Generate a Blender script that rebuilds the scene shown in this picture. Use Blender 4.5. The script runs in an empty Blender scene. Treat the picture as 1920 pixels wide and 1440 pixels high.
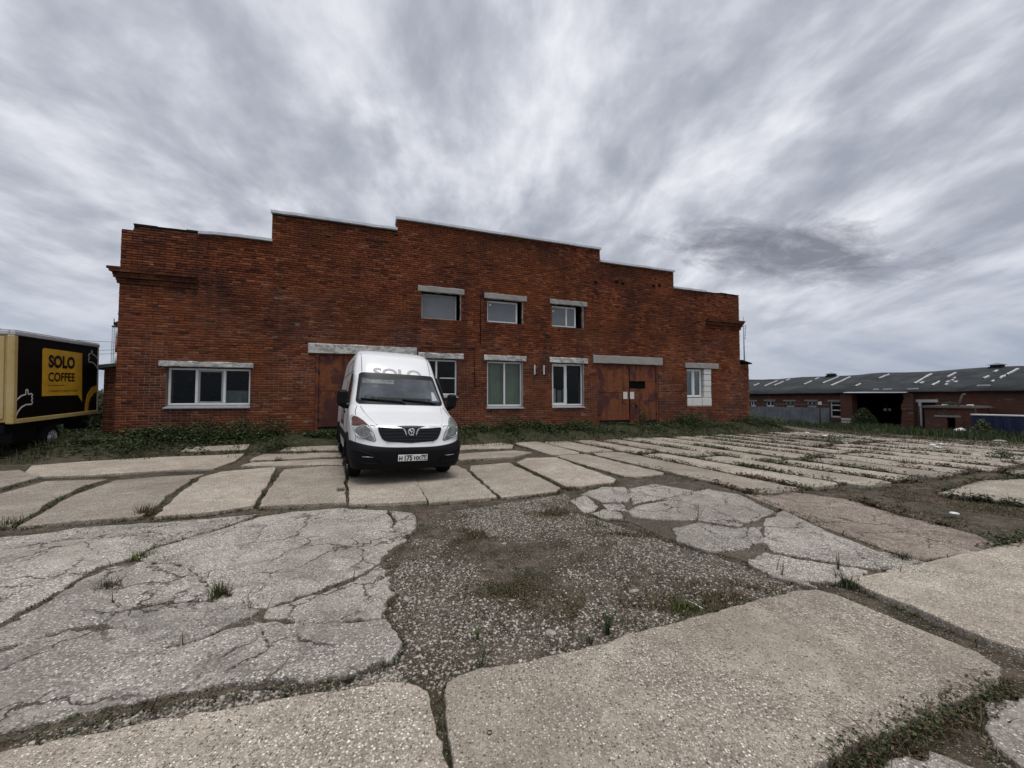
import bpy, math, random
import numpy as np
from mathutils import Vector, Matrix
random.seed(7)
RNG = np.random.default_rng(11)
C = bpy.context.scene.collection
PI = math.pi

# ------------------------------------------------------------------ camera
CAMZ, FPX, PITCH, ROLL = 1.5, 720.0, 0.0393, 0.0009
cd = bpy.data.cameras.new('camera'); cam = bpy.data.objects.new('camera', cd); C.objects.link(cam)
cd.sensor_width = 36; cd.lens = 36*FPX/1920; cd.clip_start = .05; cd.clip_end = 3000
cam.location = (0, 0, CAMZ); cam.rotation_mode = 'XYZ'
cam.rotation_euler = (Matrix.Rotation(PI/2+PITCH, 3, 'X') @ Matrix.Rotation(-ROLL, 3, 'Z')).to_euler()
bpy.context.scene.camera = cam

# ------------------------------------------------------------------ node helper
class NT:
    def __init__(s, t): s.t = t; t.nodes.clear()
    def n(s, typ, **kw):
        o = s.t.nodes.new(typ)
        for k, v in kw.items():
            if k.startswith('i_'):
                kk = k[2:]; kk = int(kk) if kk.isdigit() else kk.replace('_', ' ')
                if isinstance(v, bpy.types.NodeSocket): s.t.links.new(v, o.inputs[kk])
                else: o.inputs[kk].default_value = v
            else: setattr(o, k, v)
        return o
    def math(s, op, a, b=0.0, c=None, clamp=False):
        o = s.t.nodes.new('ShaderNodeMath'); o.operation = op; o.use_clamp = clamp
        for i, v in enumerate((a, b, c)):
            if v is None: continue
            if isinstance(v, bpy.types.NodeSocket): s.t.links.new(v, o.inputs[i])
            else: o.inputs[i].default_value = v
        return o.outputs[0]
    def mix(s, f, a, b, typ='MIX'):
        o = s.t.nodes.new('ShaderNodeMix'); o.data_type = 'RGBA'; o.blend_type = typ
        for i, v in ((0, f), (6, a), (7, b)):
            if isinstance(v, bpy.types.NodeSocket): s.t.links.new(v, o.inputs[i])
            elif i == 0: o.inputs[i].default_value = v
            else: o.inputs[i].default_value = (*v, 1) if len(v) == 3 else v
        return o.outputs[2]
    def ramp(s, f, stops, interp='LINEAR'):
        o = s.t.nodes.new('ShaderNodeValToRGB'); cr = o.color_ramp; cr.interpolation = interp
        while len(cr.elements) < len(stops): cr.elements.new(.5)
        for e, (p, c) in zip(cr.elements, stops):
            e.position = p; e.color = (*c, 1) if hasattr(c, '__len__') else (c, c, c, 1)
        s.t.links.new(f, o.inputs[0]); return o.outputs[0]
    def noise(s, vec, scale, detail=4, rough=.55, dist=0.0):
        o = s.n('ShaderNodeTexNoise', i_Scale=scale, i_Detail=detail, i_Roughness=rough, i_Distortion=dist)
        if vec is not None: s.t.links.new(vec, o.inputs['Vector'])
        return o.outputs['Fac']
    def mapping(s, vec, scale=(1, 1, 1), loc=(0, 0, 0), rot=(0, 0, 0)):
        o = s.n('ShaderNodeMapping'); s.t.links.new(vec, o.inputs[0])
        o.inputs['Scale'].default_value = scale; o.inputs['Location'].default_value = loc; o.inputs['Rotation'].default_value = rot
        return o.outputs[0]

# ------------------------------------------------------------------ world: overcast, streaked cloud deck
SUN_EL, SUN_AZ = math.radians(75), math.radians(150)
w = bpy.data.worlds.new('World'); bpy.context.scene.world = w; w.use_nodes = True
N = NT(w.node_tree)
sky = N.n('ShaderNodeTexSky', sky_type='NISHITA', sun_disc=False, sun_elevation=SUN_EL, sun_rotation=SUN_AZ, air_density=1.2, dust_density=3.0)
d = N.n('ShaderNodeTexCoord').outputs['Generated']
sx = N.n('ShaderNodeSeparateXYZ', i_0=d)
up = N.math('MAXIMUM', sx.outputs[2], 0.0)
den = N.math('ADD', up, .30)
px_ = N.math('DIVIDE', sx.outputs[0], den); py_ = N.math('DIVIDE', sx.outputs[1], den)
P = N.n('ShaderNodeCombineXYZ', i_0=px_, i_1=py_).outputs[0]
warp = N.n('ShaderNodeTexNoise', i_Scale=.55, i_Detail=2.0); N.t.links.new(P, warp.inputs['Vector'])
wv = N.n('ShaderNodeVectorMath', operation='MULTIPLY_ADD'); N.t.links.new(warp.outputs['Color'], wv.inputs[0]); wv.inputs[1].default_value = (.55, .55, 0); N.t.links.new(P, wv.inputs[2])
PW = wv.outputs[0]
streak = N.noise(N.mapping(PW, (4.6, 3.1, 1), (3.1, .4, 0), (0, 0, .35)), 1.0, 5, .52, .25)
big = N.noise(N.mapping(P, (1.7, 1.2, 1), (11.7, 5.6, 0), (0, 0, -.1)), 1.0, 3, .5)
fine = N.noise(N.mapping(PW, (13, 9, 1), (1.3, 5.1, 0)), 1.0, 5, .6)
cl = N.math('ADD', N.math('MULTIPLY', streak, .60), N.math('ADD', N.math('MULTIPLY', big, .27), N.math('MULTIPLY', fine, .19)))
col = N.ramp(cl, [(.40, (.255, .272, .318)), (.47, (.310, .326, .374)), (.525, (.375, .390, .436)), (.585, (.475, .487, .53)), (.68, (.62, .63, .665))])
# darker ragged cloud low over the far sheds
cx = N.math('DIVIDE', N.math('SUBTRACT', px_, .95), .52); cy = N.math('DIVIDE', N.math('SUBTRACT', py_, 1.29), .19)
cd2 = N.math('ADD', N.math('MULTIPLY', cx, cx), N.math('MULTIPLY', cy, cy))
rag = N.noise(N.mapping(P, (3.4, 5.0, 1), (2.0, 9.0, 0)), 1.4, 7, .65, .3)
blob = N.math('SUBTRACT', N.math('ADD', N.math('MULTIPLY', rag, 3.2), -.72), cd2)
blob = N.math('MULTIPLY', blob, .95, clamp=True)
col = N.mix(N.math('MULTIPLY', blob, .92), col, (.135, .138, .168))
# the deck thins to blue grey towards the horizon
hz = N.n('ShaderNodeMapRange', interpolation_type='SMOOTHSTEP', i_From_Min=.0, i_From_Max=.30); N.t.links.new(sx.outputs[2], hz.inputs['Value'])
lowband = N.noise(N.mapping(P, (.5, 2.0, 1), (4, 1, 0)), 1.2, 4, .55)
low = N.ramp(lowband, [(.38, (.235, .275, .36)), (.62, (.36, .39, .455))])
col = N.mix(hz.outputs[0], low, col)
col10 = N.mix(1.0, col, (10, 10, 10), 'MULTIPLY')
skyc = N.mix(.06, col10, sky.outputs[0])
bg = N.n('ShaderNodeBackground', i_Color=skyc, i_Strength=.10)
N.n('ShaderNodeOutputWorld', i_Surface=bg.outputs[0])

sd = bpy.data.lights.new('sun', 'SUN'); sun = bpy.data.objects.new('sun', sd); C.objects.link(sun)
sd.energy = 1.5; sd.angle = math.radians(35); sd.color = (1, .965, .92)
sdir = Vector((math.cos(SUN_EL)*math.sin(SUN_AZ), math.cos(SUN_EL)*math.cos(SUN_AZ), math.sin(SUN_EL)))
sun.rotation_euler = sdir.to_track_quat('Z', 'Y').to_euler()
vs = bpy.context.scene.view_settings
vs.view_transform = 'Standard'; vs.look = 'None'; vs.gamma = 1; vs.exposure = 0.50; vs.use_curve_mapping = False

# ------------------------------------------------------------------ survey helpers: photo pixel (1920x1440) -> place
YAW = .3449; CY, SY = math.cos(YAW), math.sin(YAW); D0 = 15.32
def ray(px, py):
    a, b = px-960, py-720
    cr, sr = math.cos(ROLL), math.sin(ROLL); a, b = cr*a-sr*b, sr*a+cr*b
    sp, cp = math.sin(PITCH), math.cos(PITCH)
    return Vector((a, sp*b+cp*FPX, -cp*b+sp*FPX))
def to_sl(x, y): return x*CY+(y-D0)*SY, -x*SY+(y-D0)*CY
def from_sl(s, l): return s*CY-l*SY, D0+s*SY+l*CY
def hit(px, py, p, n):
    r = ray(px, py); o = Vector((0, 0, CAMZ)); return o + r*((Vector(p)-o).dot(n)/r.dot(n))
def smooth(t): t = np.clip(t, 0, 1); return t*t*(3-2*t)
VAN_P, VAN_YAW, VAN_ROLL = (-1.83, 6.93), math.radians(26.5), math.radians(2.1)
def g(x, y):
    x = np.asarray(x, float); y = np.asarray(y, float)
    s, l = to_sl(x, y)
    z = .36*smooth((l+2.3)/2.1)*smooth((s+16)/2.5)*smooth((15.5-s)/2.5)*smooth((40-l)/5)
    z = z - .049*np.clip(s-13, 0, 23) - .012*np.clip(s-13, 0, 3)
    z = z + .10*smooth((-s-9)/4)
    dx, dy = x-VAN_P[0], y-VAN_P[1]
    t = dx*math.cos(VAN_YAW)+dy*math.sin(VAN_YAW); q = -dx*math.sin(VAN_YAW)+dy*math.cos(VAN_YAW)
    z = z - .036*np.clip(t, -1.3, 1.3)*np.exp(-(t/2.0)**4-((q-2.5)/3.5)**4)
    return z
def at(px, py, dz=0.0):
    r = ray(px, py); z = 0.0
    for _ in range(30):
        t = (z-CAMZ)/r.z; z = .5*z+.5*(float(g(r.x*t, r.y*t))+dz)
    return Vector((r.x*t, r.y*t, z))

# ------------------------------------------------------------------ object helpers
def setp(o, label=None, cat=None, group=None, kind=None):
    for k, v in (('label', label), ('category', cat), ('group', group), ('kind', kind)):
        if v: o[k] = v
    return o
def thing(name, label, cat, loc=(0, 0, 0), rot=(0, 0, 0), group=None):
    o = bpy.data.objects.new(name, None); C.objects.link(o); o.location = loc; o.rotation_euler = rot
    o.empty_display_size = .2
    return setp(o, label, cat, group)
def link(name, me, mat=None, parent=None, loc=None, rot=None):
    if mat is not None and not me.materials: me.materials.append(mat)
    o = bpy.data.objects.new(name, me); C.objects.link(o)
    if parent: o.parent = parent
    if loc is not None: o.location = loc
    if rot is not None: o.rotation_euler = rot
    return o
def npmesh(name, V, F):
    """V (n,3); F (m,k) one face size"""
    me = bpy.data.meshes.new(name); V = np.asarray(V, np.float32); F = np.asarray(F, np.int32)
    me.vertices.add(len(V)); me.vertices.foreach_set('co', V.ravel())
    m, k = F.shape
    me.loops.add(m*k); me.loops.foreach_set('vertex_index', F.ravel())
    me.polygons.add(m); me.polygons.foreach_set('loop_start', np.arange(m, dtype=np.int32)*k)
    me.update(calc_edges=True); return me
class MB:
    def __init__(s): s.v = []; s.f = []; s.sm = []
    def add(s, vs, fs, smooth=False):
        b = len(s.v); s.v += [tuple(p) for p in vs]; s.f += [tuple(i+b for i in f) for f in fs]; s.sm += [smooth]*len(fs); return s
    def box(s, a, b):
        x0, y0, z0 = a; x1, y1, z1 = b
        return s.add([(x0, y0, z0), (x1, y0, z0), (x1, y1, z0), (x0, y1, z0), (x0, y0, z1), (x1, y0, z1), (x1, y1, z1), (x0, y1, z1)],
                     [(0, 3, 2, 1), (4, 5, 6, 7), (0, 1, 5, 4), (1, 2, 6, 5), (2, 3, 7, 6), (3, 0, 4, 7)])
    def bbox(s, a, b, r=.01):
        """box with chamfered edges"""
        x0, y0, z0 = a; x1, y1, z1 = b; vs = []; fs = []
        X = (x0, x0+r, x1-r, x1); Y = (y0, y0+r, y1-r, y1); Z = (z0, z0+r, z1-r, z1)
        idx = {}
        def V(i, j, k):
            if (i, j, k) not in idx: idx[(i, j, k)] = len(vs); vs.append((X[i], Y[j], Z[k]))
            return idx[(i, j, k)]
        q = lambda *p: fs.append(tuple(V(*a) for a in p))
        q((1, 1, 0), (1, 2, 0), (2, 2, 0), (2, 1, 0)); q((1, 1, 3), (2, 1, 3), (2, 2, 3), (1, 2, 3))
        q((1, 0, 1), (2, 0, 1), (2, 0, 2), (1, 0, 2)); q((1, 3, 1), (1, 3, 2), (2, 3, 2), (2, 3, 1))
        q((0, 1, 1), (0, 1, 2), (0, 2, 2), (0, 2, 1)); q((3, 1, 1), (3, 2, 1), (3, 2, 2), (3, 1, 2))
        for (k, kk) in ((1, 0), (2, 3)):
            q((1, 0, k), (2, 0, k), (2, 1, kk), (1, 1, kk)); q((1, 3, k), (2, 3, k), (2, 2, kk), (1, 2, kk))
            q((0, 1, k), (0, 2, k), (1, 2, kk), (1, 1, kk)); q((3, 1, k), (3, 2, k), (2, 2, kk), (2, 1, kk))
        for (i, ii) in ((1, 0), (2, 3)):
            q((i, 0, 1), (i, 0, 2), (ii, 1, 2), (ii, 1, 1)); q((i, 3, 1), (i, 3, 2), (ii, 2, 2), (ii, 2, 1))
        for i, ii in ((1, 0), (2, 3)):
            for j, jj in ((1, 0), (2, 3)):
                for k, kk in ((1, 0), (2, 3)): q((ii, j, k), (i, jj, k), (i, j, kk))
        return s.add(vs, fs)
    def tube(s, path, r, n=6, cap=True):
        path = [Vector(p) for p in path]; rs = r if hasattr(r, '__len__') else [r]*len(path); vs = []; fs = []
        for i, p in enumerate(path):
            t = (path[min(i+1, len(path)-1)]-path[max(i-1, 0)]).normalized()
            a = t.orthogonal().normalized() if i == 0 else (pa - t*pa.dot(t)).normalized()
            pa = a; b = t.cross(a)
            vs += [p+(a*math.cos(2*PI*k/n)+b*math.sin(2*PI*k/n))*rs[i] for k in range(n)]
        for i in range(len(path)-1):
            for k in range(n): fs.append((i*n+k, i*n+(k+1) % n, (i+1)*n+(k+1) % n, (i+1)*n+k))
        if cap: fs += [tuple(range(n))[::-1], tuple(range((len(path)-1)*n, len(path)*n))]
        return s.add(vs, fs, True)
    def prism(s, poly, fn, d0, d1):
        """extrude 2D poly; fn(u,v,d)->xyz"""
        n = len(poly)
        vs = [fn(u, v, d0) for u, v in poly]+[fn(u, v, d1) for u, v in poly]
        return s.add(vs, [tuple(range(n)), tuple(range(2*n-1, n-1, -1))]+[(i, (i+1) % n, n+(i+1) % n, n+i)[::-1] for i in range(n)])
    def lathe(s, prof, n=24, axis='x', c=(0, 0, 0)):
        vs = []; fs = []
        for (r, h) in prof:
            for k in range(n):
                a = 2*PI*k/n; p = (h, r*math.cos(a), r*math.sin(a)) if axis == 'x' else (r*math.cos(a), r*math.sin(a), h)
                vs.append((p[0]+c[0], p[1]+c[1], p[2]+c[2]))
        for i in range(len(prof)-1):
            for k in range(n): fs.append((i*n+k, i*n+(k+1) % n, (i+1)*n+(k+1) % n, (i+1)*n+k))
        return s.add(vs, fs, True)
    def mesh(s, name):
        me = bpy.data.meshes.new(name); me.from_pydata(s.v, [], s.f)
        me.polygons.foreach_set('use_smooth', s.sm); me.update(); return me
    def build(s, name, mat, parent=None, loc=None, rot=None): return link(name, s.mesh(name), mat, parent, loc, rot)
def text_mesh(txt, size=1.0, bold=0.0, fn=None):
    cu = bpy.data.curves.new('t', 'FONT'); cu.body = txt; cu.size = size; cu.offset = bold; cu.resolution_u = 4; cu.align_x = 'CENTER'
    o = bpy.data.objects.new('t', cu); C.objects.link(o)
    dg = bpy.context.evaluated_depsgraph_get(); dg.update()
    me = bpy.data.meshes.new_from_object(o.evaluated_get(dg)); me.materials.clear()
    bpy.data.objects.remove(o); bpy.data.curves.remove(cu)
    if fn:
        for v in me.vertices: v.co = fn(v.co.x, v.co.y)
        me.update()
    return me

# ------------------------------------------------------------------ materials
def mat(name, fn):
    m = bpy.data.materials.new(name); m.use_nodes = True; n = NT(m.node_tree)
    out = n.n('ShaderNodeOutputMaterial'); b = n.n('ShaderNodeBsdfPrincipled'); n.t.links.new(b.outputs[0], out.inputs[0])
    n.b = b; n.out = out; n.pos = n.n('ShaderNodeNewGeometry').outputs['Position']; n.obj = n.n('ShaderNodeTexCoord').outputs['Object']
    fn(n, b); return m
def setb(n, b, base=None, rough=None, metal=None, bump=None, bs=.3, bd=.01, **kw):
    for k, v in (('Base Color', base), ('Roughness', rough), ('Metallic', metal)):
        if v is None: continue
        if isinstance(v, bpy.types.NodeSocket): n.t.links.new(v, b.inputs[k])
        else: b.inputs[k].default_value = (*v, 1) if hasattr(v, '__len__') else v
    for k, v in kw.items(): b.inputs[k.replace('_', ' ')].default_value = v
    if bump is not None:
        bp = n.n('ShaderNodeBump', i_Strength=bs, i_Distance=bd, i_Height=bump); n.t.links.new(bp.outputs[0], b.inputs['Normal'])
def plain(name, colr, rough=.6, metal=0.0, var=.12, scale=8, bs=.1, **kw):
    def f(n, b):
        nz = n.noise(n.obj, scale, 5, .6)
        c = n.mix(n.ramp(nz, [(.35, 0.0), (.7, 1.0)]), tuple(x*(1-var) for x in colr), tuple(min(1, x*(1+var)) for x in colr))
        setb(n, b, c, rough, metal, nz, bs, .004, **kw)
    return mat(name, f)
def brickmat(n, b, soot=0.0):
    isl = n.n('ShaderNodeNewGeometry').outputs['Random Per Island']; ob = n.n('ShaderNodeObjectInfo').outputs['Random']
    r = n.math('FRACT', n.math('ADD', isl, ob))
    c = n.ramp(r, [(0, (.042, .017, .013)), (.05, (.095, .030, .018)), (.3, (.150, .043, .0205)), (.65, (.190, .056, .0245)), (.9, (.240, .078, .0320)), (.97, (.29, .12, .06)), (1, (.13, .044, .027))])
    wx = n.noise(n.pos, .55, 6, .62, .4)      # soot and damp with a shape of their own
    c = n.mix(n.ramp(wx, [(.44, 0.0), (.66, .72)]), c, (.042, .019, .014))
    wy = n.noise(n.mapping(n.pos, (1.9, 1.9, .13), (3, 8, 1)), 1.0, 6, .62)
    c = n.mix(n.ramp(wy, [(.53, 0.0), (.70, .62)]), c, (.035, .020, .017))
    wo = n.noise(n.mapping(n.pos, (1, 1, 1), (31, 5, 9)), .4, 4, .6)
    c = n.mix(n.ramp(wo, [(.48, 0.0), (.7, .42)]), c, (.215, .066, .020))
    if soot: c = n.mix(soot, c, (.026, .013, .010))
    gr = n.noise(n.pos, 60, 4, .7)
    c = n.mix(n.ramp(gr, [(.3, .35), (.6, 0.0)]), c, (.05, .022, .016))
    setb(n, b, c, .92, 0, gr, .5, .006, Specular_IOR_Level=.12)
def mortarmat(n, b):
    a = n.noise(n.pos, .9, 5, .6); f = n.noise(n.pos, 45, 4, .7)
    hz_ = n.n('ShaderNodeSeparateXYZ', i_0=n.pos).outputs[2]
    a = n.math('ADD', a, n.math('MULTIPLY', n.math('SUBTRACT', 3.6, hz_), .085))  # mortar colour darkens with height, painting the shade of raked joints
    c = n.mix(n.ramp(a, [(.42, 0.0), (.62, 1.0)]), (.028, .017, .014), (.26, .185, .150))
    c = n.mix(n.ramp(f, [(.35, .5), (.6, 0.0)]), c, (.04, .025, .02))
    setb(n, b, c, .95, 0, f, .5, .008, Specular_IOR_Level=.1)
def farbrick(n, b):
    br = n.n('ShaderNodeTexBrick', i_Scale=1.0, i_Color1=(.17, .055, .03, 1), i_Color2=(.095, .036, .024, 1), i_Mortar=(.13, .085, .068, 1), i_Mortar_Size=.012, i_Brick_Width=.26, i_Row_Height=.077, i_Bias=-.1)
    sp = n.n('ShaderNodeSeparateXYZ', i_0=n.obj); v = n.n('ShaderNodeCombineXYZ', i_0=n.math('ADD', sp.outputs[0], sp.outputs[1]), i_1=sp.outputs[2]).outputs[0]
    n.t.links.new(v, br.inputs['Vector'])
    a = n.noise(n.pos, .8, 6, .65, .5)
    c = n.mix(n.ramp(a, [(.4, .0), (.65, .65)]), br.outputs[0], (.085, .06, .055))
    e = n.noise(n.mapping(n.pos, (1, 1, 2.2), (3, 3, 3)), 1.1, 6, .7)
    c = n.mix(n.ramp(e, [(.58, .0), (.66, .55)]), c, (.24, .20, .18))
    setb(n, b, c, .93, 0, br.outputs[1], -.6, .01, Specular_IOR_Level=.12)
def concrete(n, b, tint=(1, 1, 1), coarse=1.0, expose=1.0, cracks=False):
    ob = n.n('ShaderNodeObjectInfo').outputs['Random']
    def T(c): return tuple(x*t for x, t in zip(c, tint))
    wob = n.n('ShaderNodeTexNoise', i_Scale=45.0, i_Detail=2.0); n.t.links.new(n.pos, wob.inputs['Vector'])
    wp = n.n('ShaderNodeVectorMath', operation='MULTIPLY_ADD'); n.t.links.new(wob.outputs['Color'], wp.inputs[0]); wp.inputs[1].default_value = (.010,)*3; n.t.links.new(n.pos, wp.inputs[2])
    v = n.n('ShaderNodeTexVoronoi', i_Scale=72.0/coarse, i_Randomness=1.0); n.t.links.new(wp.outputs[0], v.inputs['Vector'])
    v2 = n.n('ShaderNodeTexVoronoi', i_Scale=150.0/coarse); n.t.links.new(wp.outputs[0], v2.inputs['Vector'])
    big = n.noise(n.pos, .9, 6, .62, .3); mid = n.noise(n.pos, 5.5, 5, .65); gr = n.noise(n.pos, 230, 3, .7)
    base = n.mix(n.ramp(mid, [(.35, 0.0), (.65, 1.0)]), T((.36, .325, .272)), T((.56, .515, .44)))
    base = n.mix(n.ramp(gr, [(.35, .6), (.6, 0.0)]), base, T((.12, .104, .084)))
    cs = n.n('ShaderNodeSeparateColor'); n.t.links.new(v.outputs['Color'], cs.inputs[0])
    cs2 = n.n('ShaderNodeSeparateColor'); n.t.links.new(v2.outputs['Color'], cs2.inputs[0])
    peb = n.ramp(cs.outputs[0], [(0, T((.065, .056, .047))), (.20, T((.17, .148, .12))), (.38, T((.42, .38, .318))), (.70, T((.60, .555, .48))), (1, T((.82, .78, .71)))])
    expo = n.ramp(n.noise(n.pos, 1.5, 5, .6), [(.34, .25*expose), (.58, 1.0*expose)])
    m1 = n.math('MULTIPLY', n.ramp(v.outputs['Distance'], [(.34, 1.0), (.50, 0.0)]), n.math('GREATER_THAN', n.math('ADD', cs.outputs[1], n.math('MULTIPLY', expo, .45)), .62))
    c = n.mix(m1, base, peb)
    m2 = n.math('MULTIPLY', n.ramp(v2.outputs['Distance'], [(.26, 1.0), (.46, 0.0)]), n.ramp(cs2.outputs[1], [(.52, 0.0), (.56, 1.0)]))
    c = n.mix(m2, c, n.ramp(cs2.outputs[0], [(0, T((.045, .038, .032))), (.40, T((.14, .12, .098))), (.60, T((.52, .48, .41))), (1, T((.82, .78, .71)))]))
    crev = n.ramp(v.outputs['Distance'], [(.46, 0.0), (.70, .55)])
    c = n.mix(n.math('MULTIPLY', crev, expo), c, T((.075, .064, .052)))
    c = n.mix(n.ramp(big, [(.44, 0.0), (.66, .62)]), c, T((.22, .19, .155)))
    st = n.noise(n.mapping(n.pos, (1, 1, 1), (17, 3, 0)), 2.6, 6, .7, .6)
    c = n.mix(n.ramp(st, [(.60, 0.0), (.72, .5)]), c, T((.13, .112, .092)))
    dk = n.noise(n.mapping(n.pos, (1, 1, 1), (5, 29, 0)), 14, 6, .72, .3); c = n.mix(n.ramp(dk, [(.56, 0.0), (.70, .45)]), c, T((.16, .138, .112)))
    pit = None
    if cracks:
        wn = n.n('ShaderNodeTexNoise', i_Scale=3.2, i_Detail=6.0, i_Roughness=.65); n.t.links.new(n.pos, wn.inputs['Vector'])
        wq = n.n('ShaderNodeVectorMath', operation='MULTIPLY_ADD'); n.t.links.new(wn.outputs['Color'], wq.inputs[0]); wq.inputs[1].default_value = (.42,)*3; n.t.links.new(n.pos, wq.inputs[2])
        ce = n.n('ShaderNodeTexVoronoi', feature='DISTANCE_TO_EDGE', i_Scale=1.9); n.t.links.new(wq.outputs[0], ce.inputs['Vector'])
        cm = n.math('MULTIPLY', n.ramp(ce.outputs['Distance'], [(.006, 1.0), (.020, 0.0)]), n.ramp(n.noise(n.mapping(n.pos, (1, 1, 1), (3, 11, 0)), 1.3, 4, .6), [(.44, 0.0), (.54, 1.0)]))
        sp_ = n.ramp(n.noise(n.mapping(n.pos, (1, 1, 1), (9, 2, 0)), 3.4, 7, .70, .4), [(.55, 0.0), (.63, 1.0)])
        c = n.mix(n.math('MULTIPLY', sp_, .42), c, T((.17, .15, .125))); c = n.mix(n.math('MULTIPLY', cm, .9), c, (.045, .038, .030))
        pit = n.math('ADD', n.math('MULTIPLY', cm, 1.6), n.math('MULTIPLY', sp_, 1.1))
    sc = n.ramp(ob, [(0, .80), (1, 1.16)])
    c = n.mix(1.0, c, sc, 'MULTIPLY')
    h = n.math('ADD', n.math('MULTIPLY', m1, .9), n.math('ADD', n.math('MULTIPLY', m2, .45), n.math('MULTIPLY', mid, .8)))
    if pit is not None: h = n.math('SUBTRACT', h, pit)
    setb(n, b, c, .9, 0, h, .8, .009, Specular_IOR_Level=.2)
def soil(n, b):
    s1 = n.noise(n.pos, .7, 6, .65, .4); s2 = n.noise(n.pos, 9, 6, .7); s3 = n.noise(n.pos, 2.4, 5, .6, .5)
    c = n.mix(n.ramp(s2, [(.35, 0.0), (.65, 1.0)]), (.038, .030, .022), (.12, .097, .074))
    c = n.mix(n.ramp(s3, [(.45, 0.0), (.62, .75)]), c, (.026, .026, .014))
    v = n.n('ShaderNodeTexVoronoi', i_Scale=85.0); n.t.links.new(n.pos, v.inputs['Vector'])
    cs = n.n('ShaderNodeSeparateColor'); n.t.links.new(v.outputs['Color'], cs.inputs[0])
    m = n.math('MULTIPLY', n.ramp(v.outputs['Distance'], [(.25, 1.0), (.45, 0.0)]), n.ramp(cs.outputs[1], [(.45, 0.0), (.5, 1.0)]))
    m = n.math('MULTIPLY', m, n.ramp(s1, [(.35, .6), (.55, 1.0)]))
    c = n.mix(m, c, n.ramp(cs.outputs[0], [(0, (.09, .075, .06)), (.6, (.29, .255, .21)), (1, (.54, .49, .42))]))
    # grass-grown away from the yard
    sp = n.n('ShaderNodeSeparateXYZ', i_0=n.pos)
    s_ = n.math('ADD', n.math('MULTIPLY', sp.outputs[0], CY), n.math('MULTIPLY', n.math('SUBTRACT', sp.outputs[1], D0), SY))
    l_ = n.math('ADD', n.math('MULTIPLY', sp.outputs[0], -SY), n.math('MULTIPLY', n.math('SUBTRACT', sp.outputs[1], D0), CY))
    e1 = n.math('MULTIPLY', n.math('SUBTRACT', s_, 21.5), .5, clamp=True); e2 = n.math('MULTIPLY', n.math('ADD', l_, 2.3), .7, clamp=True)
    e3 = n.math('MULTIPLY', n.math('SUBTRACT', -12.2, s_), .4, clamp=True)
    gm = n.math('MULTIPLY', n.math('MAXIMUM', n.math('MAXIMUM', e1, e3), e2), n.ramp(s3, [(.3, .55), (.6, 1.0)]))
    c = n.mix(gm, c, n.mix(s2, (.012, .018, .008), (.042, .052, .021)))
    setb(n, b, c, .95, 0, n.math('ADD', s2, n.math('MULTIPLY', m, .6)), .7, .015, Specular_IOR_Level=.1)
def leafmat(name, a, bb, cc):
    def f(n, b):
        r = n.n('ShaderNodeNewGeometry').outputs['Random Per Island']; nz = n.noise(n.pos, .9, 4)
        c = n.ramp(n.math('ADD', n.math('MULTIPLY', r, .7), n.math('MULTIPLY', nz, .4)), [(.15, a), (.55, bb), (.95, cc)])
        setb(n, b, c, .6, 0); b.inputs['Specular IOR Level'].default_value = .25
    return mat(name, f)
def rust(n, b):
    a = n.noise(n.obj, 1.15, 6, .68, .6); f = n.noise(n.obj, 9, 6, .7); v = n.noise(n.mapping(n.obj, (9, 9, .7)), 1.0, 5, .6)
    c = n.mix(n.ramp(f, [(.35, 0.0), (.7, 1.0)]), (.135, .046, .022), (.215, .074, .031))
    c = n.mix(n.ramp(a, [(.50, 0.0), (.56, .85)]), c, (.058, .024, .026))
    c = n.mix(n.ramp(v, [(.48, 0.0), (.68, .75)]), c, (.052, .021, .014))
    c = n.mix(n.ramp(n.noise(n.obj, 3.3, 6, .7), [(.62, 0.0), (.7, .8)]), c, (.045, .02, .015))
    setb(n, b, c, .85, 0, f, .35, .006, Specular_IOR_Level=.2)
def flaky(n, b, amount=.5):
    a = n.noise(n.mapping(n.obj, (.8, 1, 1.3)), 7.5, 8, .75, .4); f = n.noise(n.obj, 30, 4, .7)
    c = n.mix(n.ramp(f, [(.3, 0.0), (.7, 1.0)]), (.22, .215, .20), (.32, .312, .295))
    c = n.mix(n.ramp(a, [(amount-.03, 0.0), (amount+.06, 1.0)]), c, (.55, .55, .53))
    setb(n, b, c, .85, 0, a, .5, .01)
def yellowpaint(n, b):
    a = n.noise(n.obj, 3.2, 7, .7, .4); f = n.noise(n.obj, .9, 4)
    c = n.mix(n.ramp(f, [(.4, 0.0), (.6, 1.0)]), (.50, .385, .175), (.45, .31, .10))
    c = n.mix(n.ramp(a, [(.64, 0.0), (.67, 1.0)]), c, (.60, .57, .48))
    c = n.mix(n.ramp(n.noise(n.obj, 14, 6, .7), [(.60, 0.0), (.72, .7)]), c, (.12, .08, .035))
    setb(n, b, c, .6, 0, a, .15, .004)
def roofmat(n, b):
    a = n.noise(n.obj, .6, 6, .6, .5); f = n.noise(n.mapping(n.obj, (.5, 3, 3)), 2, 5, .6)
    c = n.mix(n.ramp(a, [(.4, 0.0), (.65, 1.0)]), (.026, .029, .031), (.052, .057, .060))
    c = n.mix(n.ramp(f, [(.55, 0.0), (.7, .5)]), c, (.055, .062, .05))
    setb(n, b, c, .85, 0, a, .5, .06, Specular_IOR_Level=.15)
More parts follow.
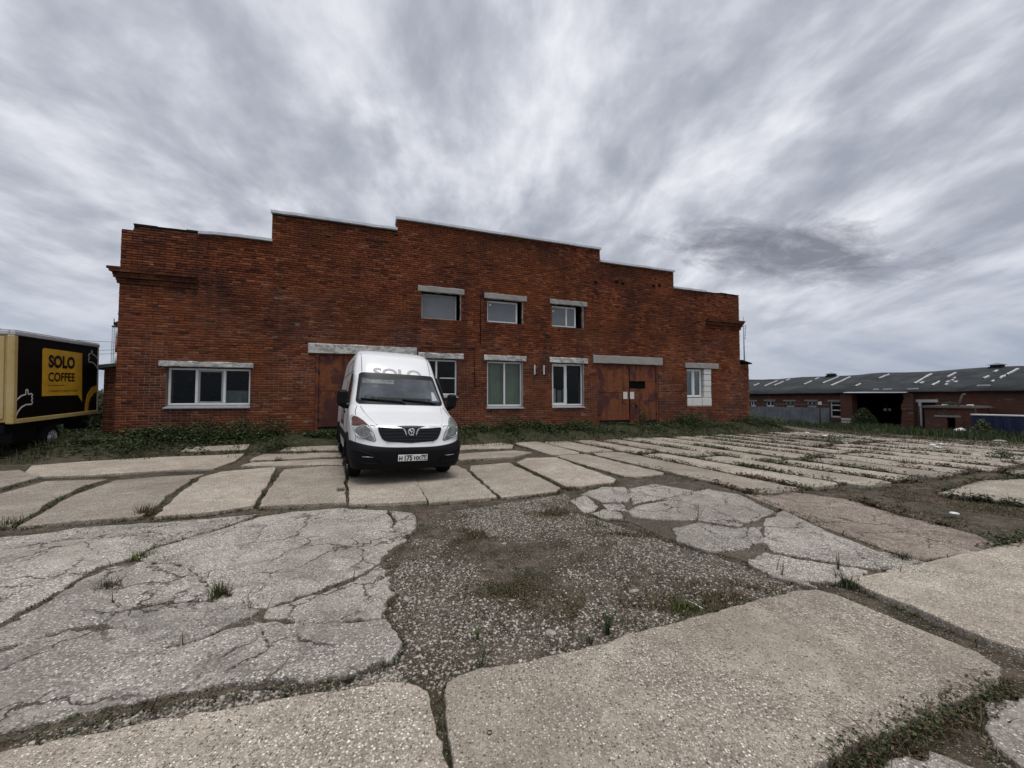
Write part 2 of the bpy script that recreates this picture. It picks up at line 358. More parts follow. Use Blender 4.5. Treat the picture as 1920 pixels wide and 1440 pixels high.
def zinc(n, b):
    a = n.noise(n.obj, 1.3, 5, .6, .4); f = n.noise(n.mapping(n.obj, (1, 1, 6)), 2.2, 5, .65)
    c = n.mix(n.ramp(a, [(.4, 0.0), (.6, 1.0)]), (.13, .145, .16), (.20, .215, .23))
    c = n.mix(n.ramp(f, [(.5, 0.0), (.7, .5)]), c, (.10, .11, .13))
    setb(n, b, c, .5, .3, f, .3, .02)
def glassmat(n, b, tint=(.80, .84, .82), clear=.85):
    n.t.nodes.remove(b)
    fr = n.n('ShaderNodeFresnel', i_IOR=1.5); gl = n.n('ShaderNodeBsdfGlossy', i_Roughness=.02); tr = n.n('ShaderNodeBsdfTransparent', i_Color=(*tint, 1))
    m = n.n('ShaderNodeMixShader', i_0=n.math('MULTIPLY', fr.outputs[0], .32, clamp=True)); n.t.links.new(tr.outputs[0], m.inputs[1]); n.t.links.new(gl.outputs[0], m.inputs[2]); n.t.links.new(m.outputs[0], n.out.inputs[0])
def paper(n, b):
    sp = n.n('ShaderNodeSeparateXYZ', i_0=n.obj)
    wv = n.math('SINE', n.math('MULTIPLY', sp.outputs[2], 210.0)); nz = n.noise(n.mapping(n.obj, (60, 1, 90)), 1.0, 2)
    m = n.math('MULTIPLY', n.math('GREATER_THAN', wv, .3), n.math('GREATER_THAN', nz, .5))
    setb(n, b, n.mix(n.math('MULTIPLY', m, .5), (.62, .60, .56), (.2, .2, .3)), .8)
def whitepaint(n, b):
    a = n.noise(n.mapping(n.obj, (1.2, 1.2, 2.0)), 1.6, 6, .65, .5); z = n.n('ShaderNodeSeparateXYZ', i_0=n.obj).outputs[2]
    low = n.math('MULTIPLY', n.math('SUBTRACT', 1.25, z), .75, clamp=True)
    g_ = n.math('ADD', n.math('MULTIPLY', n.ramp(a, [(.40, 0.0), (.75, 1.0)]), .10), n.math('MULTIPLY', n.math('MULTIPLY', low, n.ramp(n.noise(n.obj, 7, 6, .7), [(.35, 0.0), (.7, 1.0)])), .38))
    setb(n, b, n.mix(g_, (.76, .77, .78), (.40, .37, .33)), n.math('ADD', .26, n.math('MULTIPLY', g_, .8)), Coat_Weight=.35)
M = dict(
    brick=mat('weathered_brick', brickmat), sootbrick=mat('sooty_brick', lambda n, b: brickmat(n, b, .55)), mortar=mat('mortar', mortarmat), farbrick=mat('old_brickwork', farbrick),
    slab=mat('exposed_concrete', lambda n, b: concrete(n, b, (1.13, 1.09, 1.06))), slab2=mat('bleached_concrete', lambda n, b: concrete(n, b, (1.08, 1.085, 1.13), 1.2, 1.25, True)),
    bed=mat('crumbled_concrete', lambda n, b: concrete(n, b, (.36, .335, .31), 1.1, 1.2)), slab3=mat('pinkish_concrete', lambda n, b: concrete(n, b, (.84, .77, .75), 1.25, 1.1, True)),
    soil=mat('yard_soil', soil), rust=mat('rusty_steel', rust), lintel=mat('grey_lintel', lambda n, b: flaky(n, b, .66)), flaky=mat('flaky_white_lintel', lambda n, b: flaky(n, b, .49)),
    yellow=mat('worn_yellow_paint', yellowpaint), roof=mat('bitumen_roof', roofmat), zinc=mat('dull_zinc', zinc),
    glass=mat('window_glass', glassmat), paper=mat('printed_paper', paper),
    frosted=plain('grey_film_glass', (.145, .158, .17), .25, var=.1, scale=2, bs=.02), blind=plain('green_grey_blind', (.30, .32, .28), .5, var=.18, scale=1.2),
    pvc=plain('white_plastic', (.66, .67, .67), .45, var=.06), pvcgrey=plain('grey_plastic', (.28, .29, .29), .5), sill=plain('sill_metal', (.30, .315, .34), .45, .3),
    coping=plain('galvanised_coping', (.55, .57, .60), .45, .25), tar=plain('tar_edge', (.022, .020, .020), .9, Specular_IOR_Level=.1), block=plain('white_block', (.62, .61, .59), .85, var=.08, scale=14),
    white=mat('white_paint', whitepaint), black=plain('black_plastic', (.0055, .006, .007), .6, var=.15, scale=30, Specular_IOR_Level=.13),
    rubber=plain('tyre_rubber', (.010, .010, .010), .85, Specular_IOR_Level=.15), silver=plain('wheel_silver', (.38, .39, .40), .35, .6), chrome=plain('chrome_trim', (.50, .51, .53), .28, .7, bs=0),
    shield=plain('dark_windscreen', (.050, .057, .065), .05, var=.45, scale=2.2, bs=0, Specular_IOR_Level=1.0), shade=plain('black_glass_band', (.005, .005, .006), .3, bs=0, Specular_IOR_Level=.3),  # windscreen: mottled grey base paints in the sky reflected on the glass
    seam=plain('panel_gap', (.10, .10, .105), .8), lens=plain('clear_lens', (.42, .44, .43), .12, var=.25, scale=16, bs=.3), lensgrey=plain('grey_lens', (.15, .165, .155), .1, var=.4, scale=14, bs=.2), amber=plain('brown_red_lens', (.085, .030, .026), .25, Specular_IOR_Level=.3),
    grey=plain('grey_print', (.36, .37, .39), .5, bs=0), ink=plain('black_print', (.008, .007, .006), .4, bs=0), plate=plain('plate_white', (.66, .67, .66), .4, bs=0),
    panel=plain('black_panel', (.0045, .004, .0035), .5, var=.3, scale=2, bs=.03, Specular_IOR_Level=.12), sign=plain('sign_yellow', (.60, .33, .024), .45, var=.16, scale=2.5, bs=.02), chalk=plain('white_line', (.60, .60, .58), .5),
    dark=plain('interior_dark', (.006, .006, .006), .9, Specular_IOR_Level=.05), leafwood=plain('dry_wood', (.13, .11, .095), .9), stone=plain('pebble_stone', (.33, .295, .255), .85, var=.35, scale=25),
    blue=plain('blue_paint', (.008, .017, .060), .5, var=.25, scale=1.5), sack=plain('white_sack', (.72, .72, .71), .7), iron=plain('dark_iron', (.02, .02, .021), .7, Specular_IOR_Level=.2), greenroof=plain('green_grey_roof', (.075, .092, .078), .8, var=.3),
    red=plain('tower_red', (.20, .06, .05), .7), towerwhite=plain('tower_white', (.55, .56, .58), .7), steel=plain('grey_steel', (.20, .21, .23), .5, .4), flower=plain('white_petals', (.72, .70, .68), .7),
    leaf=leafmat('dark_leaf', (.013, .024, .010), (.033, .052, .019), (.085, .105, .034)), grass=leafmat('olive_grass', (.030, .034, .013), (.062, .066, .024), (.115, .105, .040)), bright=leafmat('fresh_grass', (.04, .055, .014), (.085, .105, .026), (.15, .16, .05)),
    dry=leafmat('dry_weed', (.035, .022, .014), (.070, .045, .026), (.15, .115, .065)))
def pebmat(n, b):
    r = n.n('ShaderNodeNewGeometry').outputs['Random Per Island']
    c = n.ramp(r, [(0, (.06, .05, .042)), (.3, (.17, .147, .122)), (.7, (.34, .30, .255)), (.93, (.43, .395, .345)), (1, (.56, .52, .47))])
    setb(n, b, c, .85, 0, n.noise(n.pos, 150, 3), .2, .003)
M['pebble'] = mat('loose_gravel', pebmat)

# ------------------------------------------------------------------ ground and pavement
def lines(*seg):
    out = []
    for a, b, st in seg: out += list(np.arange(a, b, st))
    return np.array(sorted(set(np.round(out, 3))))
gx = lines((-900, -100, 100), (-100, -30, 10), (-30, -9, 1.0), (-9, 9, .16), (9, 30, .5), (30, 60, 1.5), (60, 120, 15), (120, 901, 130))
gy = lines((-60, -4, 8), (-4, 1, 1), (1, 7.5, .14), (7.5, 20, .3), (20, 50, 1.0), (50, 120, 10), (120, 1500, 160))
X, Y = np.meshgrid(gx, gy)
S_, L_ = to_sl(X, Y)
def vnoise(x, y, sc, seed):
    r = np.random.default_rng(seed).random((64, 64)); u, v = x/sc, y/sc; i, j = np.floor(u).astype(int), np.floor(v).astype(int); a, b = smooth(u-i), smooth(v-j)
    G = lambda p, q: r[p % 64, q % 64]
    return (G(i, j)*(1-a)+G(i+1, j)*a)*(1-b)+(G(i, j+1)*(1-a)+G(i+1, j+1)*a)*b
def soilz(x, y):
    s, l = to_sl(x, y)
    return g(x, y) - .046*smooth((-1.2-l)/1.0)*smooth((24-s)/2) - .0 + (vnoise(x, y, .6, 1)-.5)*.022 + (vnoise(x, y, .21, 2)-.5)*.012
Z = soilz(X, Y)
ny, nx = X.shape; I = np.arange(nx*ny).reshape(ny, nx)
me = npmesh('ground', np.stack([X, Y, Z], -1).reshape(-1, 3), np.stack([I[:-1, :-1], I[:-1, 1:], I[1:, 1:], I[1:, :-1]], -1).reshape(-1, 4))
me.polygons.foreach_set('use_smooth', np.ones(len(me.polygons), bool))
ground = setp(link('ground', me, M['soil']), kind='structure')

pav_me = MB(); pavement = None
slabs = []; crumble = []     # world polygons
def inset(poly, d):
    n = len(poly); out = []
    for i in range(n):
        p0, p1, p2 = Vector(poly[i-1]), Vector(poly[i]), Vector(poly[(i+1) % n])
        e1 = (p1-p0).normalized(); e2 = (p2-p1).normalized()
        n1 = Vector((-e1.y, e1.x)); n2 = Vector((-e2.y, e2.x)); nn = (n1+n2)
        if nn.length < 1e-4: nn = n1
        nn.normalize(); k = max(.45, nn.dot(n1)); out.append(p1+nn*(d/k))
    return out
def slab_mesh(poly, rag=.012, th=.13, lift=None, grow=0.0):
    poly = [Vector(p) for p in poly]
    if sum(poly[i-1].x*poly[i].y-poly[i].x*poly[i-1].y for i in range(len(poly))) < 0: poly.reverse()
    if grow: poly = inset(poly, -grow)
    slabs.append([tuple(p) for p in poly])
    if lift is not None: crumble.append([tuple(p) for p in poly])
    dens = []
    for i in range(len(poly)):
        a, b = poly[i], poly[(i+1) % len(poly)]; L = (b-a).length; near = (a.length+b.length)/2
        k = max(1, min(40, int(L/(.05 if near < 5 else .12 if near < 10 else .5))))
        for j in range(k):
            p = a+(b-a)*(j/k)
            lo_ = .016*(float(vnoise(np.array(p.x+50), np.array(p.y+50), .22, 61))-.5)*2; dens.append(p+Vector((random.gauss(0, rag*.8)+lo_, random.gauss(0, rag*.8)+lo_)))
    tilt = (random.gauss(0, .004), random.gauss(0, .004)); cx = sum(p.x for p in dens)/len(dens); cy = sum(p.y for p in dens)/len(dens)
    lf = random.uniform(-.006, .008) if lift is None else lift
    top = lambda p: float(g(p.x, p.y))+lf+tilt[0]*(p.x-cx)+tilt[1]*(p.y-cy)
    r2 = inset(dens, .011); r1 = inset(dens, .003); n = len(dens)
    vs = [(p.x, p.y, top(p)-th) for p in dens]+[(p.x, p.y, top(p)-.013) for p in dens]+[(p.x, p.y, top(p)-.004) for p in r1]+[(p.x, p.y, top(p)) for p in r2]
    b = MB(); fs = []
    for k in range(3):
        for i in range(n): fs.append((k*n+i, k*n+(i+1) % n, (k+1)*n+(i+1) % n, (k+1)*n+i))
    b.add(vs, fs, False); b.add([], [])
    b.f.append(tuple(range(3*n, 4*n))); b.sm.append(False)
    return b.mesh('slab')
def px_poly(pts): return [at(x, y).to_2d() for x, y in pts]
traced = [
 ('slab', [(-250, 1470), (0, 1415), (120, 1388), (300, 1352), (500, 1318), (640, 1298), (720, 1280), (760, 1283), (795, 1305), (805, 1350), (820, 1400), (835, 1470), (850, 1600), (-350, 1700)]),
 ('slab', [(832, 1305), (842, 1283), (868, 1266), (905, 1253), (1000, 1240), (1090, 1218), (1180, 1190), (1300, 1158), (1420, 1124), (1490, 1106), (1530, 1104), (1570, 1115), (1700, 1170), (1830, 1222), (1870, 1246), (1866, 1275), (1800, 1310), (1720, 1345), (1600, 1392), (1530, 1425), (1480, 1460), (1400, 1560), (880, 1640), (850, 1450), (838, 1360)]),
 ('slab', [(1590, 1085), (1640, 1078), (1700, 1063), (1790, 1042), (1885, 1020), (1960, 1000), (2160, 1060), (2060, 1230), (1930, 1222), (1850, 1197), (1750, 1152), (1650, 1112)]),
 ('slab2', [(1850, 1325), (1925, 1295), (2050, 1265), (2250, 1350), (2000, 1480), (1905, 1420), (1870, 1375)]),
 ('slab2', [(1690, 1428), (1760, 1412), (1850, 1445), (1850, 1540), (1640, 1490)]),
 ('slab2', [(490, 967), (560, 957), (640, 952), (722, 956), (733, 975), (731, 992), (756, 1008), (720, 1028), (710, 1049), (662, 1074), (590, 1100), (495, 1130), (440, 1126), (408, 1120), (408, 1098), (384, 1074), (340, 1054), (280, 1046), (262, 1039), (300, 1023), (370, 1004), (430, 986)]),
 ('slab2', [(262, 1053), (330, 1061), (368, 1080), (393, 1104), (396, 1117), (330, 1119), (275, 1126), (238, 1131), (213, 1119), (228, 1085)]),
 ('slab2', [(737, 957), (770, 959), (778, 975), (770, 992), (752, 1001), (743, 988), (746, 972)]),
 ('slab2', [(-160, 1045), (0, 1032), (120, 1014), (250, 1006), (296, 1010), (250, 1040), (178, 1059), (128, 1088), (58, 1128), (0, 1158), (-160, 1190)]),
 ('slab2', [(0, 1178), (72, 1143), (152, 1093), (200, 1067), (248, 1060), (214, 1090), (200, 1125), (236, 1145), (226, 1160), (130, 1170), (40, 1200), (-120, 1230), (-120, 1198)]),
 ('slab2', [(248, 1144), (300, 1132), (390, 1128), (484, 1139), (458, 1152), (420, 1168), (350, 1198), (280, 1207), (228, 1188), (218, 1166)]),
 ('slab2', [(506, 1138), (600, 1109), (680, 1080), (714, 1060), (726, 1090), (733, 1110), (718, 1130), (713, 1149), (640, 1158), (560, 1160), (502, 1151)]),
 ('slab2', [(482, 1167), (560, 1170), (650, 1168), (716, 1160), (733, 1185), (746, 1200), (733, 1224), (688, 1244), (640, 1260), (560, 1268), (522, 1260), (546, 1235), (502, 1210)]),
 ('slab2', [(0, 1218), (130, 1182), (225, 1178), (280, 1217), (350, 1212), (420, 1182), (470, 1172), (488, 1212), (528, 1236), (505, 1258), (400, 1276), (300, 1296), (150, 1326), (0, 1362), (-200, 1400), (-200, 1260)]),
 ('bed', [(-180, 1050), (0, 1025), (130, 1000), (300, 985), (480, 968), (560, 955), (722, 953), (775, 964), (768, 995), (735, 1035), (718, 1070), (735, 1110), (716, 1150), (744, 1200), (730, 1226), (640, 1262), (505, 1276), (300, 1314), (0, 1380), (-220, 1420)]),
 ('bed', [(1078, 938), (1102, 916), (1180, 906), (1320, 901), (1400, 922), (1470, 950), (1640, 1022), (1722, 1050), (1690, 1068), (1560, 1088), (1520, 1094), (1400, 1043), (1270, 1013), (1180, 973), (1100, 960)]),
 ('slab2', [(128, 1008), (150, 988), (290, 978), (420, 968), (476, 962), (428, 980), (366, 999), (298, 1016), (250, 1002)]),
 ('slab2', [(-160, 1030), (-160, 1006), (0, 1008), (110, 996), (140, 990), (118, 1008), (0, 1028)]),
 ('slab', [(-180, 985), (-20, 985), (18, 985), (58, 962), (108, 932), (162, 908), (203, 898), (85, 902), (0, 925), (-180, 968)]),
 ('slab', [(37, 987), (82, 960), (142, 925), (217, 898), (300, 891), (383, 887), (358, 897), (313, 928), (278, 960), (268, 968), (140, 978)]),
 ('slab', [(294, 967), (332, 930), (378, 895), (412, 885), (516, 876), (510, 890), (495, 915), (473, 948), (400, 959)]),
 ('slab', [(487, 949), (510, 912), (532, 880), (600, 874), (646, 874), (646, 943), (560, 946)]),
 ('slab', [(45, 889), (62, 873), (150, 866), (300, 857), (458, 850), (438, 864), (398, 877), (300, 881), (180, 889), (85, 892)]),
 ('slab', [(-120, 892), (36, 881), (72, 895), (0, 914), (-120, 936)]),
 ('slab', [(476, 858), (495, 851), (640, 848), (640, 855), (468, 863)]),
 ('slab', [(452, 873), (474, 867), (642, 860), (642, 871), (520, 873)]),
 ('slab', [(525, 845), (536, 838), (640, 835), (640, 843)]),
 ('slab', [(340, 846), (352, 838), (470, 833), (462, 843)]),
 ('slab', [(654, 945), (654, 873), (760, 869), (776, 896), (799, 939)]),
 ('slab', [(806, 942), (767, 880), (772, 870), (858, 872), (873, 880), (931, 931)]),
 ('slab', [(941, 932), (882, 882), (882, 874), (954, 868), (1050, 914), (1043, 921)]),
 ('slab', [(1063, 912), (968, 867), (987, 859), (1043, 858), (1155, 899), (1150, 904), (1090, 911)]),
 ('slab', [(860, 862), (857, 852), (965, 845), (998, 848), (960, 857)]),
 ('slab', [(860, 843), (858, 836), (940, 830), (962, 834), (960, 840)]),
 ('slab3', [(1397, 925), (1470, 918), (1600, 936), (1680, 961), (1800, 990), (1878, 1015), (1798, 1031), (1720, 1043), (1640, 1018), (1560, 989), (1462, 950)]),
 ('slab2', [(1095, 925), (1130, 912), (1170, 913), (1182, 930), (1170, 940), (1130, 940)]),
 ('slab2', [(1072, 938), (1095, 930), (1122, 948), (1100, 958)]),
 ('slab2', [(1112, 961), (1130, 952), (1160, 959), (1165, 968), (1130, 968)]),
 ('slab2', [(1134, 945), (1163, 944), (1170, 955), (1142, 954)]),
 ('slab2', [(1189, 942), (1181, 915), (1235, 905), (1290, 902), (1318, 911), (1288, 924), (1240, 931)]),
 ('slab2', [(1180, 955), (1200, 946), (1258, 936), (1308, 956), (1298, 971), (1240, 970), (1190, 965)]),
 ('slab2', [(1250, 934), (1330, 915), (1380, 925), (1450, 959), (1380, 983), (1312, 974), (1315, 955)]),
 ('slab2', [(1267, 990), (1312, 979), (1380, 989), (1423, 986), (1427, 1010), (1395, 1024), (1330, 1029), (1272, 1012)]),
 ('slab2', [(1437, 985), (1442, 970), (1470, 956), (1560, 1001), (1640, 1030), (1722, 1050), (1690, 1067), (1640, 1061), (1560, 1049), (1450, 1029), (1434, 1010)]),
 ('slab2', [(1407, 1050), (1440, 1036), (1550, 1056), (1620, 1070), (1560, 1084), (1500, 1084), (1518, 1094), (1450, 1074)]),
 ('slab', [(1762, 925), (1840, 901), (1960, 896), (2110, 930), (1960, 950)]),
]
pb = MB(); c0 = from_sl(-20, -2.0)
pavement = bpy.data.objects.new('pavement', None); C.objects.link(pavement); setp(pavement, kind='structure')
for k, pts in traced:
    if k == 'bed': link('slab', slab_mesh(px_poly(pts), .02, lift=-.030, grow=0.0), M['bed'], pavement)
    elif k == 'slab2': link('slab', slab_mesh(px_poly(pts), .017, lift=-.013+random.uniform(-.006, .006), grow=.010+.0035*at(*pts[0]).length), M[k], pavement)
    elif k == 'slab3': link('slab', slab_mesh(px_poly(pts), .02, lift=-.024, grow=.02), M[k], pavement)
    else: link('slab', slab_mesh(px_poly(pts), .008, grow=.008), M[k], pavement)
# long strips running from the brick building out across the yard
rs = random.Random(5)
s0 = -.80
k = 0
while s0 < 21.5:
    wd = rs.uniform(1.02, 1.12); s1 = s0+wd
    top = -2.05 if s0 < 12.6 else (3.2 if s0 < 14 else 6.5+rs.uniform(-.4, .4))
    mid = -5.1-1.15*max(0, s0-1.0)*(s0 < 3.2)+(-2.5 if s0 >= 3.2 else 0)+(1.5 if s0 > 7 else 0)+rs.uniform(-.15, .15)
    end = (-8.3 if s0 < 0 else -10.2)+rs.uniform(-.12, .12)
    cuts = [top, mid, end]
    if s0 > 12.6: cuts = [top, 1.2+rs.uniform(-.2, .2), -4.4+rs.uniform(-.2, .2), -10.3]
    if s0 > 6: cuts.append(-15.8)
    sk = lambda l, s: s+.03*(-l-2)*(1-min(1, max(0, s-2)/8))
    for a, b_ in zip(cuts, cuts[1:]):
        if 5.9 < s0 and a < -10 and rs.random() < .25: continue
        gp = .075; r = .14
        q = [(s0+gp, a-gp-r), (s0+gp+r, a-gp), (s1-gp-r, a-gp), (s1-gp, a-gp-r), (s1-gp, b_+gp+r), (s1-gp-r, b_+gp), (s0+gp+r, b_+gp), (s0+gp, b_+gp+r)]
        poly = [Vector(from_sl(sk(l, s), l)) for s, l in q]
        link('slab', slab_mesh(poly, .018), M['slab'], pavement)
    s0 = s1; k += 1
print('slabs', len(slabs))

# ------------------------------------------------------------------ main brick building
B = thing('brick_workshop', 'long red brick workshop with stepped parapet, rusty gates and white framed windows', 'building', (0, D0, 0), (0, 0, YAW))
SL, SR = -12.27, 12.35
PROF = [(SL, -8.42, 6.70), (-8.42, -4.48, 7.66), (-4.48, 4.13, 8.08), (4.13, 8.18, 7.54), (8.18, SR, 6.76)]
def topz(s):
    if s > SR: return 3.35-.12*(s-SR)/.6
    for a, b, z in PROF:
        if a <= s <= b: return z if s > SL+.28 else 6.55
    return 6.7
# opening: s0,s1,z0,z1,depth of the frame behind the face
OP = dict(W1=(-11.10, -8.92, 1.22, 2.50), G1=(-7.06, -3.98, .30, 3.06), W2=(-3.55, -2.20, 1.55, 3.02), W3=(-1.03, .47, 1.12, 3.02), W4=(1.77, 3.27, 1.13, 3.02), G2=(3.93, 7.20, .30, 3.06), W5=(8.88, 10.42, 1.16, 2.98),
          U1=(-3.57, -2.08, 4.50, 5.50), U2=(-1.03, .48, 4.54, 5.46), U3=(1.77, 3.27, 4.54, 5.48))
def wall_cells(ss, zs, keep, y0, y1):
    b = MB(); ok = {}
    for i in range(len(ss)-1):
        for j in range(len(zs)-1):
            ok[i, j] = keep((ss[i]+ss[i+1])/2, (zs[j]+zs[j+1])/2)
    for (i, j), v in ok.items():
        if not v: continue
        a, c, e, f = ss[i], ss[i+1], zs[j], zs[j+1]
        b.add([(a, y0, e), (c, y0, e), (c, y0, f), (a, y0, f)], [(0, 1, 2, 3)]); b.add([(a, y1, e), (c, y1, e), (c, y1, f), (a, y1, f)], [(3, 2, 1, 0)])
        for di, dj, q in ((-1, 0, [(a, y0, e), (a, y0, f), (a, y1, f), (a, y1, e)]), (1, 0, [(c, y0, f), (c, y0, e), (c, y1, e), (c, y1, f)]), (0, -1, [(a, y0, e), (a, y1, e), (c, y1, e), (c, y0, e)]), (0, 1, [(a, y0, f), (c, y0, f), (c, y1, f), (a, y1, f)])):
            if not ok.get((i+di, j+dj), False): b.add(q, [(0, 1, 2, 3)])
    return b
ss = sorted({SL, SR, SL+.28}|{a for a, _, _ in PROF}|{x for o in OP.values() for x in o[:2]})
zs = sorted({-.4, 6.55}|{z for _, _, z in PROF}|{x for o in OP.values() for x in o[2:]})
inop = lambda s, z: any(o[0] < s < o[1] and o[2] < z < o[3] for o in OP.values())
wall_cells(ss, zs, lambda s, z: z < topz(s) and not inop(s, z), .012, .50).build('wall', M['mortar'], B)
sh = MB()   # side, rear walls and roof
sh.box((SL+.002, .502, -.4), (SL+.45, 30, 6.2)); sh.box((SR-.45, .502, -.4), (SR-.002, 30, 6.2)); sh.box((SL+.452, 29.5, -.4), (SR-.452, 30, 6.2))
sh.build('side_wall', M['farbrick'], B)
rb = MB(); rb.prism([(SL-.2, 6.21), (SL-.2, 6.32), (0, 7.4), (SR+.2, 6.32), (SR+.2, 6.21), (0, 7.25)], lambda u, v, dd: (u, dd, v), .51, 30.2); rb.build('roof', M['roof'], B)
fl = MB(); fl.box((SL+.46, .51, .26), (SR-.46, 29.4, .29)); fl.build('floor_slab', M['tar'], B)
wing = MB(); wing.box((SR+.002, .012, -.4), (SR+.58, 12, 3.27)); wing.build('side_wing', M['mortar'], B)
wr = MB(); wr.prism([(SR-.02, 3.42), (SR+.66, 3.28), (SR+.66, 3.33), (SR-.02, 3.48)], lambda u, v, dd: (u, dd, v), -.14, 12.2); wr.build('wing_roof', M['tar'], B)
# bricks
def lay_bricks(s_lo, s_hi, z_lo, z_hi, top, ops, seed):
    r = random.Random(seed); out = []; ch = .077; z = z_lo; row = 0
    while z < z_hi:
        zc = z+.0325
        free = [(s_lo, s_hi)]
        if top is topz:
            free = []
            for a_, b__, zt_ in PROF:
                if zt_ > zc+.03:
                    if free and abs(free[-1][1]-a_) < 1e-6: free[-1] = (free[-1][0], b__)
                    else: free.append((a_, b__))
        for o in ops:
            if o[2]-.02 < zc < o[3]+.02:
                nf = []
                for a, b in free:
                    if o[1] <= a or o[0] >= b: nf.append((a, b)); continue
                    if o[0] > a: nf.append((a, o[0]))
                    if o[1] < b: nf.append((o[1], b))
                free = nf
        header = row % 5 == 3
        for a, b in free:
            x = a + (0 if a > s_lo+.01 else (0 if row % 2 == 0 else 0))
            first = True
            while x < b-.03:
                L = .12 if header or (first and row % 2) else .25
                L += r.uniform(-.006, .006); first = False
                e = min(x+L, b)
                if b-e < .05: e = b
                if top((x+e)/2) > zc+.03 and e-x > .04: out.append((x, e, z+r.uniform(-.002, .002), z+.064+r.uniform(-.003, .003)))
                x = e+.014
        z += ch; row += 1
    return out
BR = lay_bricks(SL, SR, -.1, 8.1, topz, list(OP.values()), 3)
BRW = lay_bricks(SR+.012, SR+.58, -.1, 3.3, lambda s: 3.35-.2*(s-SR), [], 4)
cp = Vector(from_sl(0, 0)); camS, camL = to_sl(0, 0)
full = [i for i, q in enumerate(BR) if .235 < q[1]-q[0] < .262]
full.sort(key=lambda i: (((BR[i][0]+BR[i][1])/2-camS)**2+camL**2+(BR[i][2]-1.5)**2) if not (-8.1 < BR[i][0] < -4 and BR[i][2] < 1.8) and BR[i][2] > .75 else 1e9)
single = set(full[:300])
def brick_arrays(L, seed):
    r = np.random.default_rng(seed); A = np.array(L); n = len(A)
    y0 = -r.random(n)**2*.012+.001; y0 -= (r.random(n) < .03)*.012; y0 += (r.random(n) < .04)*.011
    fl_ = np.clip(vnoise(A[:, 0]+40, A[:, 2]+40, 1.1, 77)*1.6-.35, 0, 1)*np.clip((4.2-A[:, 2])/1.2, 0, 1); y0 = y0*(1-.6*fl_)+.007*fl_
    tw = r.normal(0, .0012, (n, 4)); V = np.zeros((n, 8, 3)); c = .004
    xs = [A[:, 0], A[:, 1]]; zz = [A[:, 2], A[:, 3]]
    for k, (i, j) in enumerate(((0, 0), (1, 0), (1, 1), (0, 1))):
        si = 1 if i == 0 else -1; sj = 1 if j == 0 else -1
        V[:, k] = np.stack([xs[i]+c*si, y0+tw[:, k], zz[j]+c*sj], -1)
        V[:, 4+k] = np.stack([xs[i], y0+.012+tw[:, k]*0+.05*0, zz[j]], -1)
    V[:, 4:, 1] = y0[:, None]+.005
    Vb = V[:, 4:].copy(); Vb[:, :, 1] = .03
    V = np.concatenate([V, Vb], 1)
    F = np.array([(0, 1, 2, 3)]+[(4+k, 4+(k+1) % 4, (k+1) % 4, k) for k in range(4)]+[(8+k, 8+(k+1) % 4, 4+(k+1) % 4, 4+k) for k in range(4)])
    FF = (np.arange(n)[:, None, None]*12+F[None]).reshape(-1, 4)
    return V.reshape(-1, 3), FF
rest = [q for i, q in enumerate(BR) if i not in single]+BRW
o = link('brick_courses', npmesh('brick_courses', *brick_arrays(rest, 1)), M['brick'], B); o['kind'] = 'stuff'
unit = npmesh('brick', *brick_arrays([(-.125, .125, -.0325, .0325)], 6)); unit.materials.append(M['brick'])
def lay_single(L, par):
    for q in L:
        b_ = bpy.data.objects.new('brick', unit); C.objects.link(b_); b_.parent = par
        b_.location = ((q[0]+q[1])/2, random.uniform(-.006, .004), (q[2]+q[3])/2); b_.scale = ((q[1]-q[0])/.25, 1, (q[3]-q[2])/.065); b_.rotation_euler = (random.gauss(0, .006), random.gauss(0, .004), random.gauss(0, .01))
lay_single([BR[i] for i in sorted(single)], B)
print('bricks', len(BR), len(BRW))
# corbelled cornice stubs at both ends
def cornice(s0, s1, z0, side, seed):
    t = MB(); L = []
    r = random.Random(seed)
    for k in range(6):
        z = z0+k*.077; pr = (.05, .05, .11, .11, .17, .17)[k]; ex = (.04, .06, .10, .12, .17, .23)[k]
        a = s0-(ex if side < 0 else -.25*pr); b = s1+(ex if side > 0 else -.25*pr)
        if k == 5: a, b = (s0-ex, s0+.9) if side < 0 else (a, b)
        x = a
        while x < b-.04:
            e = min(x+r.choice((.25, .25, .12)), b)
            if not (k >= 4 and side < 0 and r.random() < .3 and x > s0+.5): t.box((x, -pr-r.uniform(0, .012), z), (e-.01, .05, z+.066))
            x = e
        t.box((a+.01, -pr+.02, z), (b-.02, .05, z+.076))
        if side < 0 and k < 6: t.box((a, .051, z), (SL, 1.2, z+.07))
    t.build('cornice', M['sootbrick'], B)
cornice(SL, -10.33, 4.92, -1, 1); cornice(10.1, SR, 5.0, 1, 2)
